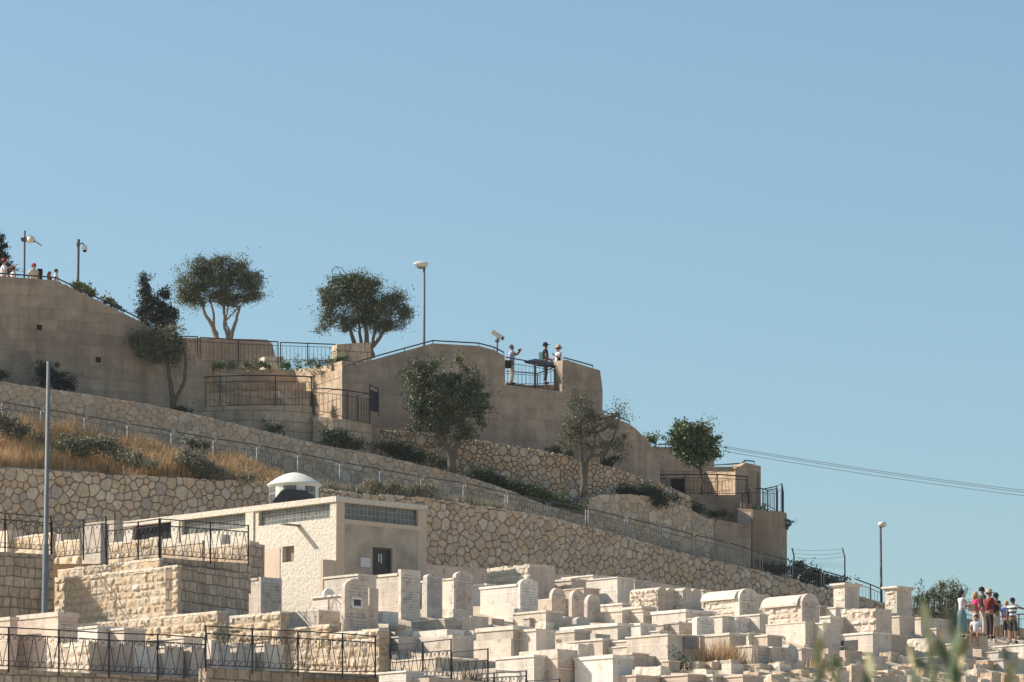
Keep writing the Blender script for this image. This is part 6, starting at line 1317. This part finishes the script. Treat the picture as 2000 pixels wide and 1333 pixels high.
def person(label, px, py, D, yaw, h=1.72, arms=None, legs=None, shirt='shirt_white', bottom='jeans', shorts=False, hair='hair_dark', hat=None, skin='skin', sleeve=.5, seat=0, long_hair=False, build_=1.0, skirt=False, extras=None, hip=None, shoe='shoe'):
    k = h/1.75; t = empty('person', P(px, py, D), label=label, cat='person'); t.rotation_euler = (0, 0, R(yaw)); t.scale = (k, k, k)
    dz = -seat; A_ = arms or {}; Lg = legs or {}
    J = dict(pel=(0, 0, .96+dz), wst=(0, .01, 1.10+dz), chs=(0, 0, 1.28+dz), upp=(0, 0, 1.40+dz), nek=(0, .005, 1.49+dz), jaw=(0, .045, 1.555+dz), hd=(0, .02, 1.63+dz), top=(0, .01, 1.70+dz))
    V_ = [J[n_] for n_ in ('pel', 'wst', 'chs', 'upp', 'nek', 'jaw', 'hd', 'top')]; Rr = [.125*build_, .125*build_, .135*build_, .10, .052, .066, .088, .066]; E_ = [(i, i+1) for i in range(7)]
    V_.append((0, .125, 1.62+dz)); Rr.append(.014); E_.append((6, 8))       # nose
    for s in (-1, 1): V_.append((s*.088, .015, 1.62+dz)); Rr.append(.018); E_.append((6, len(V_)-1))   # ears
    sh, hips = {}, {}
    for s in (-1, 1):
        el, wr = A_.get(s, ((s*.25, -.02, 1.13), (s*.27, .10, .90))); el = Vector(el)+Z*dz; wr = Vector(wr)+Z*dz
        i0 = len(V_); V_ += [(s*.165*build_, 0, 1.405+dz), tuple(el), tuple(wr)]; d_ = (wr-el).normalized(); palm = wr+d_*.07; V_ += [tuple(palm)]
        Rr += [.058, .040, .026, (.034, .024)]; E_ += [(3, i0), (i0, i0+1), (i0+1, i0+2), (i0+2, i0+3)]; sh[s] = (V_[i0], el, wr)
        sd_ = d_.cross(Vector((0, 1, 0)) if abs(d_.y) < .8 else Z).normalized(); cu = d_.cross(sd_)
        for f in range(4):    # four fingers, gently curled
            b0 = palm+sd_*(.024*(f-1.5)/1.5)-d_*.01; l = (.062, .072, .068, .052)[f]; n0 = len(V_); V_ += [tuple(b0), tuple(b0+d_*l*.6+cu*.006), tuple(b0+d_*l+cu*.022)]; Rr += [.009, .0085, .007]; E_ += [(n0, n0+1), (n0+1, n0+2)]
        n0 = len(V_); b0 = wr+d_*.035+sd_*.02; V_ += [tuple(b0), tuple(b0+d_*.03+sd_*.03), tuple(b0+d_*.06+sd_*.036)]; Rr += [.011, .010, .008]; E_ += [(n0, n0+1), (n0+1, n0+2)]
    for s in (-1, 1):
        kn, an, to = Lg.get(s, ((s*.10, .03, .50), (s*.11, -.01, .09), (s*.13, .15, .035))); i0 = len(V_); hp = (s*.085, 0, .90+dz)
        V_ += [hp, tuple(kn), tuple(an), tuple(to)]; Rr += [.088*build_, .056, .038, .034]; E_ += [(0, i0), (i0, i0+1), (i0+1, i0+2), (i0+2, i0+3)]; hips[s] = (hp, Vector(kn), Vector(an), Vector(to))
    skinmesh('body', V_, E_, Rr, skin, t)
    # shirt
    V2 = [(0, 0, .93+dz), J['wst'], J['chs'], (0, 0, 1.39+dz), (0, 0, 1.435+dz)]; R2 = [.148*build_, .146*build_, .158*build_, .125*build_, .075]; E2 = [(0, 1), (1, 2), (2, 3), (3, 4)]
    for s in (-1, 1):
        a, el, wr = sh[s]; i0 = len(V2); V2.append(a); R2.append(.082)
        if sleeve <= 1: V2.append(tuple(Vector(a).lerp(el, max(.15, sleeve)))); R2.append(.062); E2 += [(3, i0), (i0, i0+1)]
        else: V2 += [tuple(el), tuple(el.lerp(wr, sleeve-1))]; R2 += [.056, .044]; E2 += [(3, i0), (i0, i0+1), (i0+1, i0+2)]
    skinmesh('shirt', V2, E2, R2, shirt, t)
    if skirt:
        mb = MB(); mb.lathe(Vector((0, 0, 0)), [(.13, 1.0), (.165, .88), (.175, .7), (.17, .45), (.19, .2), (.0, .2)], 14); mb.build('skirt', bottom).parent = t
    else:
        V3 = [(0, 0, 1.0+dz), (0, 0, .93+dz)]; R3 = [.135*build_, .142*build_]; E3 = [(0, 1)]
        for s in (-1, 1):
            hp, kn, an, to = hips[s]; i0 = len(V3); V3 += [hp, tuple(kn)]; R3 += [.105*build_, .078 if shorts else .072]; E3 += [(1, i0), (i0, i0+1)]
            if shorts: V3.append(tuple(kn.lerp(an, .12))); R3.append(.078); E3.append((i0+1, i0+2))
            else: V3 += [tuple(kn.lerp(an, .5)), tuple(kn.lerp(an, .92))]; R3 += [.062, .058]; E3 += [(i0+1, i0+2), (i0+2, i0+3)]
        skinmesh('trousers' if not shorts else 'shorts', V3, E3, R3, bottom, t)
    for s in (-1, 1):
        hp, kn, an, to = hips[s]; f = (to-an); f.z = 0; f.normalize(); q = Vector((an.x, an.y, to.z+.01)); skinmesh('shoe', [tuple(q-f*.05), tuple(q+f*.06), tuple(q+f*.17)], [(0, 1), (1, 2)], [.045, .048, .036], shoe, t)
    c = Vector((0, .005, 1.645+dz))
    def cap_(name, mat, r, z0, z1, back=.0, up=.0):
        mb = MB(); n = 14; pr = [(r*math.cos(a), r*1.05*math.sin(a)) for a in [i*math.pi/2/6 for i in range(7)]]
        mb.lathe(c+Vector((0, -back, up)), [(r*1.0, z0)]+pr, n); o = mb.build(name, mat); o.parent = t; return o
    if hair:
        cap_('hair', hair, .106, -.05, 0, .014, .005)
        if long_hair:
            skinmesh('long_hair', [(0, -.07, 1.66+dz), (0, -.09, 1.56+dz), (0, -.10, 1.44+dz)], [(0, 1), (1, 2)], [.075, .078, .045], hair, t)
    for s in (-1, 1):
        mb = MB(); mb.lathe(Vector((s*.033, .098, 1.64+dz)), [(0, -.01), (.010, 0), (0, .01)], 6); o = mb.build('eye', 'lens'); o.parent = t
    if hat == 'cap': hc, vz_ = 'black_cloth', 1
    if hat in ('cap', 'red_cap'):
        m_ = 'black_cloth' if hat == 'cap' else 'cap_red'; o = cap_('cap', m_, .114, 0, 0, .0, .02); mb = MB(); pr = [c+Vector((.075*math.cos(a), .06+.15*math.sin(a), .025)) for a in [i*math.pi/8 for i in range(9)]]; mb.prism(pr, Z*.012); v_ = mb.build('visor', m_); v_.parent = o; o['kindnote'] = ''; del o['kindnote']
    if hat in ('straw', 'white_hat'):
        mb = MB(); mb.lathe(c+Z*.03, [(.19, -.02), (.185, -.005), (.11, .0), (.108, .09), (.07, .125), (0, .12)], 18); o = mb.build('hat', 'straw' if hat == 'straw' else 'shirt_white'); o.parent = t
        mb = MB(); mb.lathe(c+Z*.03, [(.112, .002), (.111, .03)], 18); b_ = mb.build('hat_band', 'bag_tan'); b_.parent = o
    if extras: extras(t, dz, k)
    return t
def held(name, mat, lab, cat, px, py, D, size, yaw=0):
    mb = MB(); w, d, h_ = size; rough_slab(mb, Vector((-w/2, -d/2, -h_/2)), Vector((w, 0, 0)), Vector((0, d, 0)), Vector((0, 0, h_)), .012, .08, seed=px); o = mb.build(name, mat, label=lab, cat=cat); o.location = P(px, py, D); o.rotation_euler = (0, 0, R(yaw)); return o
ar = {-1: ((-.20, .20, 1.30), (-.07, .38, 1.52)), 1: ((.22, .20, 1.28), (.08, .40, 1.50))}
person('man in plaid shirt photographing to the right at the lookout railing', 999, 752, 198.3, -75, 1.76, arms=ar, shirt='shirt_plaid', bottom='khaki', hair='hair_grey', skin='skin_tan', build_=1.02)
held('camera', 'lens', 'small dark camera in the raised hands of the man in plaid shirt', 'camera', 1014, 684, 198.4, (.11, .06, .07))
held('shoulder_bag', 'black_cloth', 'black shoulder bag hanging beside the man in plaid shirt', 'bag', 992, 712, 198.1, (.26, .14, .34))
mb = MB(); mb.tube([P(989, 706, 198.1), P(992, 690, 198.15), P(997, 706, 198.1)], .012, 4); o = mb.build('strap', 'black_cloth', None); o.parent = bpy.data.objects['shoulder_bag']; o.matrix_parent_inverse = (Matrix.Translation(P(992, 712, 198.1)) @ Matrix.Rotation(0, 4, 'Z')).inverted()
person('man in dark shirt and black cap standing in profile at the lookout', 1065, 751, 200.2, -85, 1.84, arms={-1: ((-.22, .05, 1.14), (-.12, .24, 1.02)), 1: ((.22, .02, 1.12), (.14, .22, 1.0))}, shirt='navy', bottom='black_cloth', hat='cap', skin='skin_tan')
held('backpack', 'teal', 'pale turquoise backpack on the man in black cap', 'backpack', 1056, 697, 200.25, (.16, .26, .36))
person('man in straw hat and white shirt gesturing with both hands at the lookout', 1091, 754, 200.8, 115, 1.78, arms={-1: ((-.27, .10, 1.16), (-.20, .30, 1.30)), 1: ((.28, .10, 1.16), (.12, .30, 1.16))}, shirt='shirt_white', bottom='khaki', hat='straw', skin='skin_tan', build_=1.08)
held('camera', 'lens', 'black camera hanging on the belly of the man in straw hat', 'camera', 1092, 702, 200.4, (.13, .1, .1))
# visitors on the upper left platform
person('person in red cap and pale shirt pointing right with outstretched arm', 6, 588, 188.6, -70, 1.76, arms={-1: ((-.15, .28, 1.42), (-.08, .56, 1.55)), 1: ((.25, 0, 1.14), (.24, .2, 1.0))}, shirt='shirt_white', hat='red_cap', sleeve=.6)
person('person in white shirt half hidden beside the pointing person', 25, 588, 189.4, -60, 1.44, shirt='shirt_white', hair='hair_dark')
person('visitor in cream shirt with red and white cap at upper left wall', 65, 590, 188.6, -150, 1.60, shirt='cream_cloth', hat='red_cap', hair='hair_dark', build_=1.1)
held('backpack', 'black_cloth', 'black backpack beside the visitor in cream shirt', 'backpack', 78, 536, 188.9, (.2, .2, .42))
person('child with long dark red hair looking over the upper left wall', 96, 590, 188.8, -100, 1.28, shirt='maroon', hair='maroon', long_hair=True)
person('dark haired child in white shirt at the wall corner', 109, 590, 188.6, -95, 1.38, shirt='shirt_white', hair='hair_dark')
# visitors at lower right
def at(px, py): return DG(px, py)
person('woman in white top and long grey blue skirt with folded arms', 1879, 1246, at(1879, 1246), -70, 1.74, arms={-1: ((-.23, .10, 1.15), (-.02, .28, 1.14)), 1: ((.23, .10, 1.15), (.05, .28, 1.17))}, shirt='shirt_white', bottom='skirt', skirt=True, hair='hair_dark', long_hair=True, sleeve=.3, build_=.85)
person('blond woman in bright pink shirt with tan bag', 1907, 1247, at(1907, 1247), -60, 1.70, shirt='pink', bottom='beige', hair='hair_blond', long_hair=True, sleeve=.6, build_=1.0)
held('shoulder_bag', 'bag_tan', 'tan bag carried behind the woman in pink shirt', 'bag', 1897, 1187, at(1907, 1247)-.2, (.26, .16, .24))
person('tall dark haired man in dark patterned shirt behind the woman in pink', 1919, 1245, at(1919, 1245)+.9, -70, 1.86, shirt='floral', bottom='beige', hair='hair_dark', skin='skin_tan')
person('big man in maroon shirt and straw hat pointing to the right', 1933, 1248, at(1933, 1248)-.2, -60, 1.78, arms={-1: ((-.20, .20, 1.32), (-.05, .48, 1.26)), 1: ((.24, .20, 1.24), (.10, .42, 1.22))}, shirt='maroon', bottom='brown_trousers', hat='straw', hair='hair_grey', skin='skin_tan', build_=1.15)
person('man in navy shirt, beige shorts and dark cap behind the man in maroon', 1946, 1248, at(1946, 1248)+.5, -50, 1.68, shirt='navy', bottom='beige', shorts=True, hat='cap', hair='hair_dark', skin='skin_tan', shoe='sock')
person('boy in royal blue shirt standing behind the striped man', 1967, 1252, at(1967, 1252)+.8, -40, 1.48, shirt='royal', bottom='black_cloth', shorts=True, hair='hair_blond', skin='skin')
person('man seen from behind in black and white striped shirt', 1979, 1257, at(1979, 1257), -30, 1.68, arms={-1: ((-.25, -.02, 1.14), (-.26, .06, .90)), 1: ((.36, .10, 1.32), (.62, .16, 1.30))}, shirt='stripes', bottom='shorts_dark', shorts=True, hair='hair_dark', skin='skin_tan', build_=1.05)
Dk = at(1908, 1264)
person('boy in white shirt and brown shorts sitting on a low stone', 1907, 1264, Dk, 165, 1.52, seat=.42, legs={-1: ((-.13, .40, .52), (-.12, .36, .10), (-.14, .52, .04)), 1: ((.14, .42, .52), (.16, .40, .10), (.17, .56, .04))}, arms={-1: ((-.25, .10, 1.14), (-.14, .34, 1.0)), 1: ((.25, .10, 1.14), (.14, .34, 1.0))}, shirt='shirt_white', bottom='shorts_brown', shorts=True, hair='hair_dark')
mb = MB(); q = P(1907, 1264, Dk); rough_slab(mb, q+Vector((-.35, -.12, -.2)), Vector((.75, 0, 0)), Vector((0, .5, 0)), Z*.60, .03, .12, seed=3); tag(mb.build('seat_stone', 'field_stone'), 'low stone block under the seated boy in white shirt', 'stone')

# ------------------------------------------------------------------ haze: the air between the camera and the hill
hm = bpy.data.materials.new('haze'); hm.use_nodes = True; hn = hm.node_tree
for x in list(hn.nodes):
    if x.type == 'BSDF_PRINCIPLED': hn.nodes.remove(x)
pv = hn.nodes.new('ShaderNodeVolumePrincipled'); pv.inputs['Density'].default_value = .00009; pv.inputs['Color'].default_value = (.93, .95, 1, 1); pv.inputs['Anisotropy'].default_value = .25
hn.links.new(pv.outputs[0], [x for x in hn.nodes if x.type == 'OUTPUT_MATERIAL'][0].inputs['Volume']); M['haze'] = hm
mb = MB(); mb.obox(Vector((-70, -6, -6)), Vector((140, 0, 0)), Vector((0, 260, 0)), Z*44); mb.build('haze', 'haze', kind='stuff')
